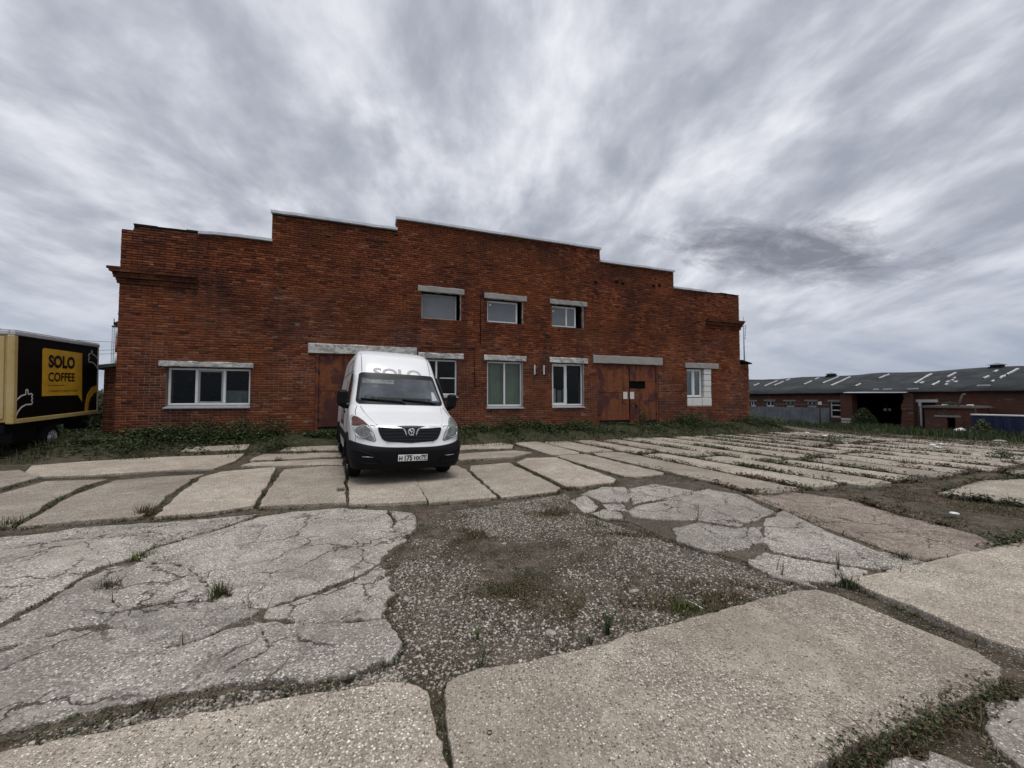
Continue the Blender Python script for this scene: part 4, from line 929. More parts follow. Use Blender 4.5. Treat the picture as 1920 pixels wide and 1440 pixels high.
# sides
def spt(y, z, off=0.0, sg=-1): return Vector((sg*(Wv(z)+off), y, z))
for sg in (-1, 1):
    patch([(1.28, 1.43), (2.28, 1.40), (2.28, 2.02), (1.98, 2.04), (1.72, 1.98), (1.42, 1.62), (1.2, 1.18), (1.24, 1.15)], .006, 'door_window', M['shade'], van, 16, 10, lambda y, z, o: spt(y, z, o, sg))
    sw = patch([(2.95, 1.45), (4.0, 1.45), (4.0, 1.95), (2.95, 1.97)], .005, 'side_window', M['white'], van, 8, 8, lambda y, z, o: spt(y, z, o, sg))
    patch([(3.05, 1.50), (3.25, 1.50), (3.25, 1.92), (3.05, 1.92)], .008, 'curtain', M['chrome'], sw, 4, 4, lambda y, z, o: spt(y, z, o, sg))
    gpz = MB()
    for y in (2.42, 4.25): gpz.tube([spt(y, z, .002, sg) for z in (.5, .9, 1.4, 1.8, 2.2, 2.42)], .006, 5)
    gpz.tube([spt(y, 2.08, .002, sg) for y in (1.9, 3, 4.2, 5.5)], .007, 5); gpz.tube([spt(1.45, z, .002, sg) for z in (.75, .95, 1.15)], .006, 5)
    gpz.tube([spt(2.6, 2.12, .002, sg), spt(2.6, 2.36, .002, sg), spt(3.1, 2.38, .002, sg), spt(4.1, 2.36, .002, sg), spt(4.1, 2.14, .002, sg)], .006, 5); gpz.build('panel_gap', M['seam'], van)
    b_ = MB(); b_.bbox((sg*1.0-.025, 1.42, .60), (sg*1.0+.035 if sg > 0 else sg*1.0+.025, 4.14, .76), .012); b_.build('side_trim', M['black'], van)
    b_ = MB(); b_.bbox((min(sg*1.0, sg*1.035), 2.2, 1.16), (max(sg*1.0, sg*1.035), 2.38, 1.21), .01); b_.build('door_handle', M['black'], van)
    link('lettering', text_mesh('SOLO', .62, .01, lambda u, v: spt(3.1+u*.8*(-sg), .88+v, .004, sg)), M['iron'], van)
    # mirror
    mr = MB(); x0 = sg*1.12; mr.bbox((x0-.10, 1.22, 1.335), (x0+.10, 1.36, 1.645), .045); mr.tube([(sg*1.16, 1.30, 1.37), (sg*1.08, 1.33, 1.32), (sg*.96, 1.38, 1.31)], [.045, .04, .05], 8); mr.build('mirror', M['black'], van)
    # wheels
    for wy in (.98, 4.60):
        wc = (sg*.875, wy, .335)
        wh = thing('wheel', None, None); wh.parent = van; wh.location = wc; h = .115*sg
        t_ = MB(); t_.lathe([(.215, h*1.0), (.235, h*1.04), (.30, h*1.0), (.33, h*.82), (.338, h*.4), (.338, -h*.4), (.33, -h*.82), (.30, -h), (.235, -h*1.04), (.215, -h)], 36); t_.build('tyre', M['rubber'], wh)
        r_ = MB(); r_.lathe([(.216, h*.95), (.20, h*.88), (.19, h*.45), (.0, h*.42)], 30); r_.lathe([(.06, h*.45), (.06, h*.92), (.0, h*.98)], 14)
        for k in range(6):
            a = k*PI/3; ca, sa = math.cos(a), math.sin(a); q = .032
            r_.add([(h*.9, .05*ca-q*sa, .05*sa+q*ca), (h*.9, .05*ca+q*sa, .05*sa-q*ca), (h*.92, .205*ca+q*sa, .205*sa-q*ca), (h*.92, .205*ca-q*sa, .205*sa+q*ca), (h*.5, .05*ca-q*sa, .05*sa+q*ca), (h*.5, .05*ca+q*sa, .05*sa-q*ca), (h*.5, .205*ca+q*sa, .205*sa-q*ca), (h*.5, .205*ca-q*sa, .205*sa+q*ca)],
                   [(0, 1, 2, 3), (0, 4, 5, 1), (2, 6, 7, 3), (1, 5, 6, 2), (0, 3, 7, 4)])
        r_.build('rim', M['silver'], wh)
        ar = MB(); x = sg*1.005; ar.tube([(x, wy+.445*math.cos(a), .36+.445*math.sin(a)) for a in np.linspace(-.12, PI+.12, 22)], .042, 8); ar.build('arch_trim', M['black'], van)
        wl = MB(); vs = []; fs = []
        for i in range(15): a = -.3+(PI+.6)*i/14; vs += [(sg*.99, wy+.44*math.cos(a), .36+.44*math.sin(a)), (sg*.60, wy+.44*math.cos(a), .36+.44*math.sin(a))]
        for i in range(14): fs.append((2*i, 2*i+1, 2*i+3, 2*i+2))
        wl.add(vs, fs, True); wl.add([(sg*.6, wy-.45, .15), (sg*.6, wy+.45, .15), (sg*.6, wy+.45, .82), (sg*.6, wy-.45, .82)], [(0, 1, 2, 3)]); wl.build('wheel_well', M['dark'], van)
ub = MB(); ub.box((-.86, .25, .24), (.86, VL-.1, .40)); ub.build('underbody', M['dark'], van)

# ------------------------------------------------------------------ coffee box trailer
TA = Vector((-11.59, 8.95, 0)); TB = Vector((-13.04, 12.1, 0)); td = (TB-TA).normalized(); TL = (TB-TA).length
TM = Matrix.Translation(TA) @ Matrix(((td.x, -td.y, 0, 0), (td.y, td.x, 0, 0), (0, 0, 1, 0), (0, 0, 0, 1))) @ Matrix.Rotation(math.radians(-2.2), 4, 'Y')
tr = thing('box_trailer', 'black and yellow coffee box trailer parked on the grass beside the brick workshop', 'trailer'); tr.matrix_world = TM
TI = TM.inverted(); tn = Vector((td.y, -td.x, 0))
def tp(px, py): q = TI @ hit(px, py, TA, tn); return q.x, q.z
def tpz(zx, zy): return tp(zx/5.333, 590+zy/5.333)      # read off the 5.333x enlargement
Z0, Z1, TW = .95, 3.10, 2.1
b_ = MB(); b_.bbox((.01, .012, Z0+.01), (TL-.01, TW, Z1-.03), .02); b_.build('box_body', M['yellow'], tr)
b_ = MB(); b_.bbox((-.03, -.035, Z1-.10), (TL+.03, .06, Z1), .015); b_.bbox((-.03, .062, Z1-.10), (.05, TW+.03, Z1), .015); b_.build('roof_edge', M['coping'], tr)
b_ = MB(); b_.box((-.02, -.02, Z1+.001), (TL+.02, TW+.02, Z1+.02)); b_.build('roof', M['coping'], tr)
b_ = MB(); b_.bbox((-.035, -.03, Z0-.02), (.10, .10, Z1-.10), .02); b_.build('corner_post', M['yellow'], tr)
b_ = MB(); b_.bbox((TL-.04, -.02, Z0), (TL+.03, .05, Z1-.10), .012); b_.build('corner_post', M['coping'], tr)
b_ = MB(); b_.bbox((.10, -.028, Z0-.02), (TL-.04, .03, Z0+.09), .01); b_.build('bottom_rail', M['yellow'], tr)
b_ = MB(); b_.bbox((-.02, .14, Z0+.1), (.008, 1.05, Z1-.15), .01); b_.build('end_door', M['yellow'], tr); b_ = MB(); b_.bbox((-.02, 1.07, Z0+.1), (.008, TW-.08, Z1-.15), .01); b_.build('end_door', M['yellow'], tr)
b_ = MB(); b_.box((-.05, .25, Z1-.22), (-.02, .42, Z1-.18)); b_.build('marker_light', M['amber'], tr)
pn = thing('side_panel', None, None); pn.parent = tr
b_ = MB(); b_.box((.10, -.012, Z0+.09), (TL-.04, .010, Z1-.10)); b_.build('panel_skin', M['panel'], pn)
def tflat(poly, y0_, y1_, name, m):
    b = MB(); b.prism([tpz(*p) for p in poly], lambda u, v, dd: (u, dd, v), y1_, y0_); return b.build(name, m, pn)
tflat([(412, 815), (418, 350), (432, 332), (815, 386), (812, 870), (772, 803)], -.016, -.012, 'speech_bubble', M['sign'])
def sign_text(txt, za, zb, name='lettering', m='ink', bold=.012, y=-.0195):
    me = text_mesh(txt, 1.0, bold); xs_ = [v.co.x for v in me.vertices]; ys_ = [v.co.y for v in me.vertices]
    x0, x1, y0_, y1_ = min(xs_), max(xs_), min(ys_), max(ys_); (ua, va), (ub, vb) = tpz(*za), tpz(*zb)
    for v in me.vertices: v.co = (ua+(v.co.x-x0)/(x1-x0)*(ub-ua), y, va+(v.co.y-y0_)/(y1_-y0_)*(vb-va))
    me.update(); link(name, me, M[m], pn)
sign_text('SOLO', (474, 530), (742, 424), bold=.05); sign_text('COFFEE', (472, 668), (742, 584), bold=.028); sign_text('ТОЛЬКО ЛУЧШИЙ КОФЕ', (472, 776), (768, 744), bold=.004)
tflat([(470, 708), (470, 703), (635, 703), (635, 708)], -.0185, -.0165, 'sign_rule', M['ink'])
def tline(pts, r, m, name):
    b = MB(); q = [Vector((tpz(*p)[0], -.014, tpz(*p)[1])) for p in pts]; vs = []; fs = []
    for i, p in enumerate(q):
        t = (q[min(i+1, len(q)-1)]-q[max(i-1, 0)]).normalized(); s_ = Vector((-t.z, 0, t.x))*r; vs += [p+s_, p-s_, p+s_+Vector((0, -.004, 0)), p-s_+Vector((0, -.004, 0))]
    for i in range(len(q)-1): a = i*4; fs += [(a+2, a+3, a+7, a+6), (a, a+2, a+6, a+4), (a+1, a+5, a+7, a+3)]
    b.add(vs, fs); b.build(name, M[m], pn)
tline([(136, 882), (165, 845), (205, 810), (248, 797), (249, 762), (258, 748), (270, 752), (273, 797), (305, 790), (317, 800), (308, 822), (316, 840), (306, 855), (316, 872), (308, 895), (250, 900), (205, 925), (170, 970), (148, 1020), (138, 1065)], .016, 'chalk', 'drawn_arm')
tline([(975, 450), (950, 415), (920, 393), (918, 362), (908, 356), (905, 388), (882, 395), (880, 410), (888, 430), (878, 450), (880, 472), (915, 475), (945, 500), (965, 535), (976, 575)], .016, 'chalk', 'drawn_arm')
tflat([(838, 990), (845, 900), (865, 800), (910, 730), (972, 702), (972, 768), (935, 785), (900, 830), (880, 890), (873, 985)][:5]+[(972, 768), (935, 785), (900, 830), (880, 890), (873, 985)], -.016, -.012, 'drawn_loop', M['sign'])
b_ = MB(); b_.box((.05, .15, Z0-.22), (TL-.1, .30, Z0-.03)); b_.box((.05, TW-.35, Z0-.22), (TL-.1, TW-.2, Z0-.03))
for x in (.3, 1.2, 2.2, 3.1): b_.box((x, .302, Z0-.18), (x+.1, TW-.352, Z0-.05))
b_.build('chassis', M['black'], tr)
for q_ in (((TL-.75, .05, Z0-.42), (TL-.35, .4, Z0-.225)), ((.2, .1, Z0-.5), (1.0, .5, Z0-.225))): b_ = MB(); b_.bbox(*q_, .015); b_.build('tool_box', M['black'], tr)
wx = tp(108, 822)[0]; wz = .42
for yy, sg in ((.22, -1), (TW-.25, 1)):
    wh = thing('wheel', None, None); wh.parent = tr; wh.location = (wx, yy, wz); wh.rotation_euler = (0, 0, PI/2)
    t_ = MB(); h = .12*sg
    t_ = MB(); t_.lathe([(.20, h), (.24, h*1.04), (.31, h), (.345, h*.8), (.35, h*.4), (.35, -h*.4), (.345, -h*.8), (.31, -h), (.20, -h)], 32); t_.build('tyre', M['rubber'], wh)
    r_ = MB(); r_.lathe([(.212, h*1.0), (.195, h*.96), (.18, h*.5), (.09, h*.45), (.08, h*.9), (0, h*.95)], 28)
    for k in range(10): a = k*PI/5; r_.tube([(h*.55, .13*math.cos(a), .13*math.sin(a)), (h*.75, .13*math.cos(a), .13*math.sin(a))], .022, 6)
    r_.build('rim', M['coping'], wh)
b_ = MB(); b_.tube([(wx, .2, wz), (wx, TW-.2, wz)], .05, 8); b_.build('axle', M['iron'], tr)
b_ = MB(); b_.tube([(.35, .4, Z0-.2), (.35, .4, .06)], .04, 8); b_.box((.25, .3, .03), (.45, .5, .06)); b_.build('prop_leg', M['iron'], tr)

# ------------------------------------------------------------------ long barn, outhouse, fence, container on the far side
SB = 36.0
def bloc(s, l, z=0): x, y = from_sl(s, l); return (x, y, z)
BN = thing('long_barn', 'long low brick barn under a dark patched roof across the yard', 'barn', bloc(SB, 0, 0), (0, 0, YAW))     # local x into the barn, y along it
bops = [(17.6, 18.3, .62, 1.22), (15.45, 16.4, .64, 1.26), (13.3, 14.25, .64, 1.24), (11.2, 12.1, .66, 1.25), (9.02, 10.0, -.28, 1.24), (4.35, 8.0, -1.4, 2.02), (2.62, 3.5, -.95, 1.22)]
LB0, LB1 = -22.0, 34.0
ys_ = sorted({LB0, LB1}|{v for o in bops for v in o[:2]}); zb_ = sorted({-1.9, 2.2}|{v for o in bops for v in o[2:]})
wb = wall_cells(ys_, zb_, lambda s, z: not any(o[0] < s < o[1] and o[2] < z < o[3] for o in bops), 0, .45)
wb.v = [(p[1], p[0], p[2]) for p in wb.v]; wb.f = [f[::-1] for f in wb.f]; wb.build('wall', M['farbrick'], BN)
b_ = MB(); b_.box((11.5, LB0, -1.9), (11.95, LB1, 2.2)); b_.box((.46, LB0, -1.9), (11.49, LB0+.4, 2.2)); b_.box((.46, LB1-.4, -1.9), (11.49, LB1, 2.2)); b_.build('rear_wall', M['farbrick'], BN)
# roof, slightly sagging
nl = 60; vs = []; fs = []; rz = lambda u: 2.24+(4.02-2.24)*u/6.0
for i in range(nl+1):
    l = LB0-.4+(LB1-LB0+.8)*i/nl; j = .05*math.sin(l*.9)+random.gauss(0, .018)
    for u in (-.55, 1.5, 3.0, 4.5, 6.0): vs.append((u, l, rz(u)+j*(u+.5)/6+random.gauss(0, .012)))
    for u in (7.5, 9.0, 12.5): vs.append((u, l, rz(12-u)+j))
for i in range(nl):
    for k in range(7): a = i*8+k; fs.append((a, a+1, a+9, a+8))
rf = MB(); rf.add(vs, fs, True); roof = rf.build('roof', M['roof'], BN)
so = roof.modifiers.new('thickness', 'SOLIDIFY'); so.thickness = .07; so.offset = -1
b_ = MB(); b_.box((-.40, LB0, 2.02), (-.02, LB1, 2.07)); b_.build('eave_board', M['tar'], BN)
for (u0, l0), (u1, l1) in [((2.9, 20.1), (3.9, 20.1)), ((2.5, 18.4), (4.8, 18.5)), ((2.6, 17.3), (4.2, 17.3)), ((4.6, 17.3), (5.3, 17.3)), ((2.6, 14), (3.9, 14)), ((4.5, 14.1), (5.2, 14.1)), ((3, 12.4), (5.5, 12.3)), ((1.8, 10.9), (5, 11)), ((1.3, 8.55), (2.1, 8.6)), ((3.8, 8), (5.1, 7.9)), ((1.8, 4.6), (4.8, 4.8)), ((1.6, 4.15), (2.1, 4.2)), ((3.4, 3.25), (4.6, 3.2)), ((.9, 3.15), (2.1, 3.2)), ((2.8, 2.7), (3.05, 2.6)), ((2.1, 2.5), (2.35, 2.5)), ((1.7, 2.65), (2, 2.6)), ((1.5, 2.1), (1.85, 2.1)), ((.9, 2.4), (1.2, 2.4)), ((2.5, .92), (3.1, .9)), ((4.2, .96), (4.7, .96)), ((2.4, .1), (3.2, .08)), ((3.4, .07), (5, .05)), ((1.5, .2), (1.85, .2)), ((.6, .6), (.62, -.05)), ((.05, 4.3), (.08, 3.6)), ((.15, 6.6), (.15, 6.2)), ((.1, 5.9), (.1, 5.3)), ((2.2, -2.2), (4.4, -2.1)), ((1.2, -4), (2.8, -4))]:
    n = 5; vs = []; fs = []; q = .052
    for i in range(n+1):
        t = i/n; u = u0+(u1-u0)*t; l = l0+(l1-l0)*t+random.gauss(0, .02); d_ = Vector((u1-u0, l1-l0)).normalized(); p = Vector((-d_.y, d_.x))*q*random.uniform(.7, 1.3)
        for sg in (1, -1):
            for up_ in (.0, .10): vs.append((u+sg*p.x, l+sg*p.y, rz(u)+.005+up_+.05*math.sin(l*.9)*(u+.5)/6))
    for i in range(n): a = i*4; fs += [(a+1, a+3, a+7, a+5), (a, a+1, a+5, a+4), (a+2, a+6, a+7, a+3)]
    b_ = MB(); b_.add(vs, fs); b_.build('roof_patch', M['towerwhite'], BN)
for l in (13.3, 1.38, -9):
    vt = thing('roof_vent', None, None); vt.parent = BN; vt.location = (6, l, 3.95)
    b_ = MB(); b_.box((-.38, -.38, -.15), (.38, .38, .12)); b_.box((-.3, -.3, .12), (.3, .3, .26)); b_.build('vent_box', M['iron'], vt)
    b_ = MB(); b_.add([(-.45, -.45, .26), (.45, -.45, .26), (.45, .45, .26), (-.45, .45, .26), (0, 0, .44)], [(0, 1, 2, 3)[::-1], (0, 1, 4), (1, 2, 4), (2, 3, 4), (3, 0, 4)]); b_.build('vent_cap', M['steel'], vt)
for i, o_ in enumerate(bops[:5]):
    wn = thing('window', None, None); wn.parent = BN; wn.location = (.12, (o_[0]+o_[1])/2, (o_[2]+o_[3])/2); hw, hh = (o_[1]-o_[0])/2-.01, (o_[3]-o_[2])/2-.01
    b_ = MB(); q = .10
    b_.box((0, -hw, -hh), (.08, hw, -hh+q*1.5)); b_.box((0, -hw, hh-q*.7), (.08, hw, hh)); b_.box((0, -hw, -hh+q*1.5), (.08, -hw+q, hh-q*.7)); b_.box((0, hw-q, -hh+q*1.5), (.08, hw, hh-q*.7)); b_.build('frame', M['pvc'], wn)
    b_ = MB()
    if i == 4: b_.box((-.004, -hw+q, -.12), (.07, hw-q, -.02)); b_.build('glazing_bar', M['pvc'], wn); b_ = MB(); b_.box((-.004, -hw+q, .38), (.07, hw-q, .46))
    else: b_.box((-.004, -.05, -hh+q*1.5), (.07, .05, hh-q*.7))
    b_.build('glazing_bar', M['pvc'], wn)
    b_ = MB(); b_.box((.03, -hw+q, -hh+q), (.05, hw-q, hh-q*.7)); b_.build('pane', M['shade'], wn)
    b_ = MB(); b_.box((-.06, o_[0]-.18, o_[3]+.004), (.1, o_[1]+.18, o_[3]+.16)); b_.build('lintel', M['lintel'], BN)
b_ = MB(); b_.box((-.03, 10.06, 1.0-.16), (-.003, 15.3, 1.0)); b_.build('pale_band', M['leafwood'], BN)
b_ = MB(); b_.box((-.28, 8.02, -1.5), (-.003, 8.96, 2.1)); b_.build('pillar', M['farbrick'], BN)
b_ = MB()
for k in range(4): b_.box((-.34, 8.12, -1.25+k*.26), (-.283, 8.90, -1.25+k*.26+.2))
b_.build('whitewashed_course', M['block'], BN)
b_ = MB(); b_.add([(-.1, 4.0, 2.03), (-.1, 8.3, 2.10), (-1.0, 8.3, 2.02), (-1.0, 4.0, 1.97), (-.1, 4.0, 2.08), (-.1, 8.3, 2.15), (-1.0, 8.3, 2.07), (-1.0, 4.0, 2.02)], [(0, 1, 2, 3), (7, 6, 5, 4), (3, 2, 6, 7), (0, 3, 7, 4), (1, 5, 6, 2)]); b_.build('door_canopy', M['coping'], BN)
b_ = MB(); b_.box((-.06, 2.45, 1.22), (.08, 3.75, 1.44)); b_.box((-.06, 3.45, -.95), (.08, 3.6, 1.22)); b_.build('door_frame', M['block'], BN)
b_ = MB(); b_.box((.2, 2.6, -1.3), (.25, 3.5, 1.22)); b_.build('door', M['iron'], BN)
b_ = MB(); r = random.Random(2)
for k in range(12):
    z = -1.4+k*.28; w_ = 1.0+.35*(1-k/12)+r.uniform(-.12, .12); b_.box((-.42-r.uniform(0, .1), 3.75, z), (-.003, 3.75+w_*.6, z+.26))
b_.build('broken_pier', M['farbrick'], BN)
b_ = MB(); b_.box((2.5, 5.35, 1.1), (2.6, 5.6, 1.35)); b_.box((2.5, 6.9, .4), (2.6, 7.1, .65)); b_.box((2.5, 6.6, .4), (2.6, 6.75, .65)); b_.build('daylight_plate', M['pvc'], BN)  # white plates inside the barn, standing for daylight through rear openings

def gz(s, l): return float(g(*from_sl(s, l)))
FN = thing('metal_fence', 'grey sheet metal fence standing before the barn windows', 'fence', bloc(34, 0, 0), (0, 0, YAW))
ls = [20.5, 18.4, 16.6, 14.9, 13.2, 11.9, 10.4, 8.9]
for a, c in zip(ls, ls[1:]):
    b_ = MB(); z0 = gz(34, (a+c)/2)-.02+random.uniform(-.03, .03); n = 10; vs = []; fs = []
    for i in range(n+1): l = a+(c-a)*i/n+(.006 if i == 0 else -.006 if i == n else 0); x = random.uniform(-.012, .012); vs += [(x, l, z0), (x+random.uniform(-.02, .02), l, z0+.75), (x, l, .66+random.uniform(-.01, .01)), (x+.02, l, z0), (x+.02, l, .66)]
    for i in range(n): q = i*5; fs += [(q, q+5, q+6, q+1), (q+1, q+6, q+7, q+2), (q+2, q+7, q+9, q+4), (q+4, q+9, q+8, q+3)]
    b_.add(vs, fs); b_.build('metal_sheet', M['zinc'], FN)
for l in ls: b_ = MB(); b_.tube([(.06, l, gz(34, l)-.2), (.06, l, .7)], .04, 6); b_.build('post', M['iron'], FN)
b_ = MB(); b_.tube([(-.5, 9.35, gz(34, 9.35)-.2), (-.5, 9.35, 1.3)], .045, 6); th = thing('lamp_post', 'thin dark post beside the end of the sheet metal fence', 'post', bloc(33.5, 9.35, gz(33.5, 9.35)), (0, 0, YAW))
b_ = MB(); b_.tube([(0, 0, -.1), (0, 0, 2.1)], .045, 6); b_.build('pole', M['iron'], th); b_ = MB(); b_.box((-.08, -.1, 2.0), (.08, .1, 2.28)); b_.build('lamp_head', M['pvc'], th)

OH = thing('brick_outhouse', 'small brick outhouse with a flat overgrown roof and dark doorway by the barn', 'outhouse', bloc(33, 0, 0), (0, 0, YAW))
zz0 = gz(33, .8)
oo = [(.42, .84, zz0-.3, .18)]
wb = wall_cells([-.36, .42, .84, 1.98], [zz0-.3, .18, .84], lambda s, z: not (.42 < s < .84 and z < .18), 0, .25); wb.v = [(p[1], p[0], p[2]) for p in wb.v]; wb.f = [f[::-1] for f in wb.f]; wb.build('wall', M['farbrick'], OH)
b_ = MB(); b_.box((.252, 1.74, zz0-.3), (2.4, 1.98, .84)); b_.box((.252, -.36, zz0-.3), (2.4, -.12, .84)); b_.box((2.15, -.118, zz0-.3), (2.4, 1.738, .84)); b_.build('side_wall', M['farbrick'], OH)
b_ = MB(); b_.box((-.25, -.55, .845), (2.6, 2.1, .93)); b_.box((-.15, -.45, .932), (2.5, 2.0, 1.0)); b_.build('roof_slab', M['leafwood'], OH)
b_ = MB(); b_.box((-.05, .12, .20), (.08, 1.45, .33)); b_.build('lintel', M['lintel'], OH)
b_ = MB(); b_.box((-.03, .02, zz0-.1), (.02, .40, .17)); b_.build('door', M['farbrick'], OH)
for l in (2.05, -.75):
    z_ = gz(32.6, l); b_ = MB(); b_.tube([(-.5, l, z_-.1), (-.5, l, .95)], .035, 6); b_.build('post', M['iron'], OH)
b_ = MB(); b_.tube([(.3, .35, .95), (.3, .25, 1.35), (.3, .12, 1.75), (.3, .1, 1.78), (.25, -.02, 1.8)], .06, 6); b_.build('vent_pipe', M['leafwood'], OH)
for l in (1.0, -.25): b_ = MB(); b_.bbox((.1, l-.12, 1.002), (.4, l+.14, 1.10), .03); b_.build('rubble', M['block'], OH)

BC = thing('blue_container', 'dark blue container with a white top edge beside the brick outhouse', 'container', bloc(32, 0, 0), (0, 0, YAW))
zc = gz(32.5, -2)
b_ = MB(); n = 46; vs = []; fs = []
for i in range(n+1):
    l = -.72-6.0*i/n; x = .04*(i % 4 in (1, 2)); vs += [(x, l, zc-.1), (x, l, .42-.02*i/n)]
for i in range(n): fs.append((2*i, 2*i+1, 2*i+3, 2*i+2))
b_.add(vs, fs); b_.box((.06, -6.72, zc-.1), (.5, -.72, .40)); b_.build('wall', M['blue'], BC)
b_ = MB(); b_.bbox((-.06, -6.75, .40), (.52, -.70, .49), .015); b_.build('top_edge', M['block'], BC)

def lump(name, label, cat, loc, r, m, seed, sq=(1, 1, .7), group=None, sub=2):
    import bmesh as _b
    bm_ = _b.new(); _b.ops.create_icosphere(bm_, subdivisions=sub, radius=1); rr = random.Random(seed); ph = [rr.uniform(0, 6) for _ in range(6)]
    for v in bm_.verts:
        k = 1+.16*math.sin(v.co.x*2.3+ph[0])+.14*math.sin(v.co.y*2.9+ph[1])+.10*math.sin(v.co.z*4.1+ph[2]+v.co.x*3)
        v.co = Vector((v.co.x*sq[0], v.co.y*sq[1], v.co.z*sq[2]))*r*k
    me_ = bpy.data.meshes.new(name); bm_.to_mesh(me_); bm_.free(); me_.polygons.foreach_set('use_smooth', [True]*len(me_.polygons)); o_ = link(name, me_, m); o_.location = loc; o_.rotation_euler = (0, 0, rr.uniform(0, 6))
    return setp(o_, label, cat, group)
for s, l, r_, lb in ((31.9, -.15, .30, 'larger white sack heaped before the blue container'), (31.9, -.52, .24, 'smaller white sack on the right of the larger one')):
    lump('sack', lb, 'sack', bloc(s, l, gz(s, l)+.26), r_, M['sack'], int(r_*100), (1, 1, .75), 'white sacks by the container')

# ------------------------------------------------------------------ masts and cables
def at_d(px, py, Y): r = ray(px, py); return Vector((0, 0, CAMZ))+r*(Y/r.y)
p = at_d(1397.5, 748, 36); AP = thing('antenna_pole', 'thin tall antenna pole rising behind the right end of the brick workshop', 'antenna', (p.x, p.y, -.6))
zt = at_d(1397.5, 594, 36).z+.6
b_ = MB(); b_.tube([(0, 0, 0), (0, 0, zt*.6), (0, 0, zt)], [.075, .06, .03], 8); b_.build('pole', M['steel'], AP)
for k in range(5):
    z = zt-.9-.28*k; b_ = MB(); b_.tube([(0, 0, z), (.22-.02*k, 0, z+.04)], .018, 5); b_.tube([(.2-.02*k, 0, z-.12), (.2-.02*k, 0, z+.14)], .022, 5); b_.build('aerial', M['steel'], AP)
p = at_d(211.5, 748, 95); zt = at_d(211.5, 612, 95).z
RT = thing('radio_tower', 'distant red and white striped tower with aerials beyond the workshop corner', 'tower', (p.x, p.y, 0))
for k in range(6):
    b_ = MB(); z0, z1 = zt*k/6, zt*(k+1)/6; b_.tube([(.42, 0, z0), (.42, 0, z1)], .30-.01*k, 10); b_.build('tower_section', M['towerwhite' if k % 2 else 'red'], RT)
b_ = MB()
for x, y in ((-.55, -.25), (-.05, -.25), (-.55, .25), (-.05, .25)): b_.tube([(x, y, 0), (x, y, zt+.3)], .05, 5)
for k in range(26):
    z = zt*k/26; b_.tube([(-.55, -.25, z), (-.05, -.25, z+zt/26)], .03, 4); b_.tube([(-.55, .25, z), (-.05, .25, z+zt/26)], .03, 4)
b_.build('lattice', M['steel'], RT)
b_ = MB(); b_.tube([(-.45, 0, zt), (-.45, 0, zt+2.0)], .08, 6); b_.tube([(.35, 0, zt), (.35, 0, zt+1.3)], .12, 6); b_.box((-.7, -.3, zt-.2), (.7, .3, zt+.1)); b_.box((-.2, -.2, zt+.2), (.15, .2, zt+1.1)); b_.build('aerial', M['iron'], RT)
for k, (ya, yb, lb) in enumerate(((612, 640, 'highest of the thin overhead cables above the coffee trailer'), (645, 653, 'middle overhead cable running past the striped tower'), (652, 660, 'lowest overhead cable running past the striped tower'))):
    a = at_d(-60, ya-8 if k == 0 else ya-6, 60); c = at_d(236, yb+2, 75); b_ = MB(); b_.tube([a.lerp(c, t)-Vector((0, 0, .8*math.sin(PI*t))) for t in np.linspace(0, 1, 14)], .035, 5)
    setp(b_.build('overhead_cable', M['iron']), lb, 'cable', 'overhead cables behind the trailer')

# ------------------------------------------------------------------ vegetation
def leaves(Cn, size, r, up=.5, asp=.45):
    n = len(Cn); a = r.random(n)*2*PI; el = r.normal(.35, .45, n)*up
    d1 = np.stack([np.cos(a)*np.cos(el), np.sin(a)*np.cos(el), np.sin(el)], -1); sd_ = np.stack([-np.sin(a), np.cos(a), r.normal(0, .4, n)], -1)
    sz = (size*(.6+.8*r.random(n)))[:, None]
    V = np.stack([Cn-d1*sz*.5, Cn+sd_*sz*asp*.5+d1*sz*.05, Cn+d1*sz*.5-np.array([0, 0, .18])*sz, Cn-sd_*sz*asp*.5+d1*sz*.05], 1)
    return V.reshape(-1, 3), np.arange(n*4).reshape(-1, 4)
def blades(Bs, h, r, wid=.006, lean=.4):
    n = len(Bs); a = r.random(n)*2*PI; t = np.stack([np.cos(a), np.sin(a)], -1); ln = (h*lean*r.random(n))[:, None]; w_ = np.stack([-t[:, 1], t[:, 0], np.zeros(n)], -1)*(wid*(.6+.8*r.random(n)))[:, None]
    hh = (h*(.5+.7*r.random(n)))
    m = Bs+np.concatenate([t*ln*.35, (hh*.55)[:, None]], 1); e = Bs+np.concatenate([t*ln, hh[:, None]], 1)
    V = np.stack([Bs-w_, Bs+w_, m+w_*.7, m-w_*.7, e+w_*.1, e-w_*.1], 1)
    F = np.array([(0, 1, 2, 3), (3, 2, 4, 5)]); return V.reshape(-1, 3), (np.arange(n)[:, None, None]*6+F[None]).reshape(-1, 4)
def merge(parts):
    Vs, Fs, b = [], [], 0
    for V, F in parts: Vs.append(V); Fs.append(F+b); b += len(V)
    return np.concatenate(Vs), np.concatenate(Fs)
def xyz(s, l, z=None):
    x, y = from_sl(np.asarray(s), np.asarray(l)); return np.stack([x, y, soilz(x, y) if z is None else z], -1)
R = np.random.default_rng(21)
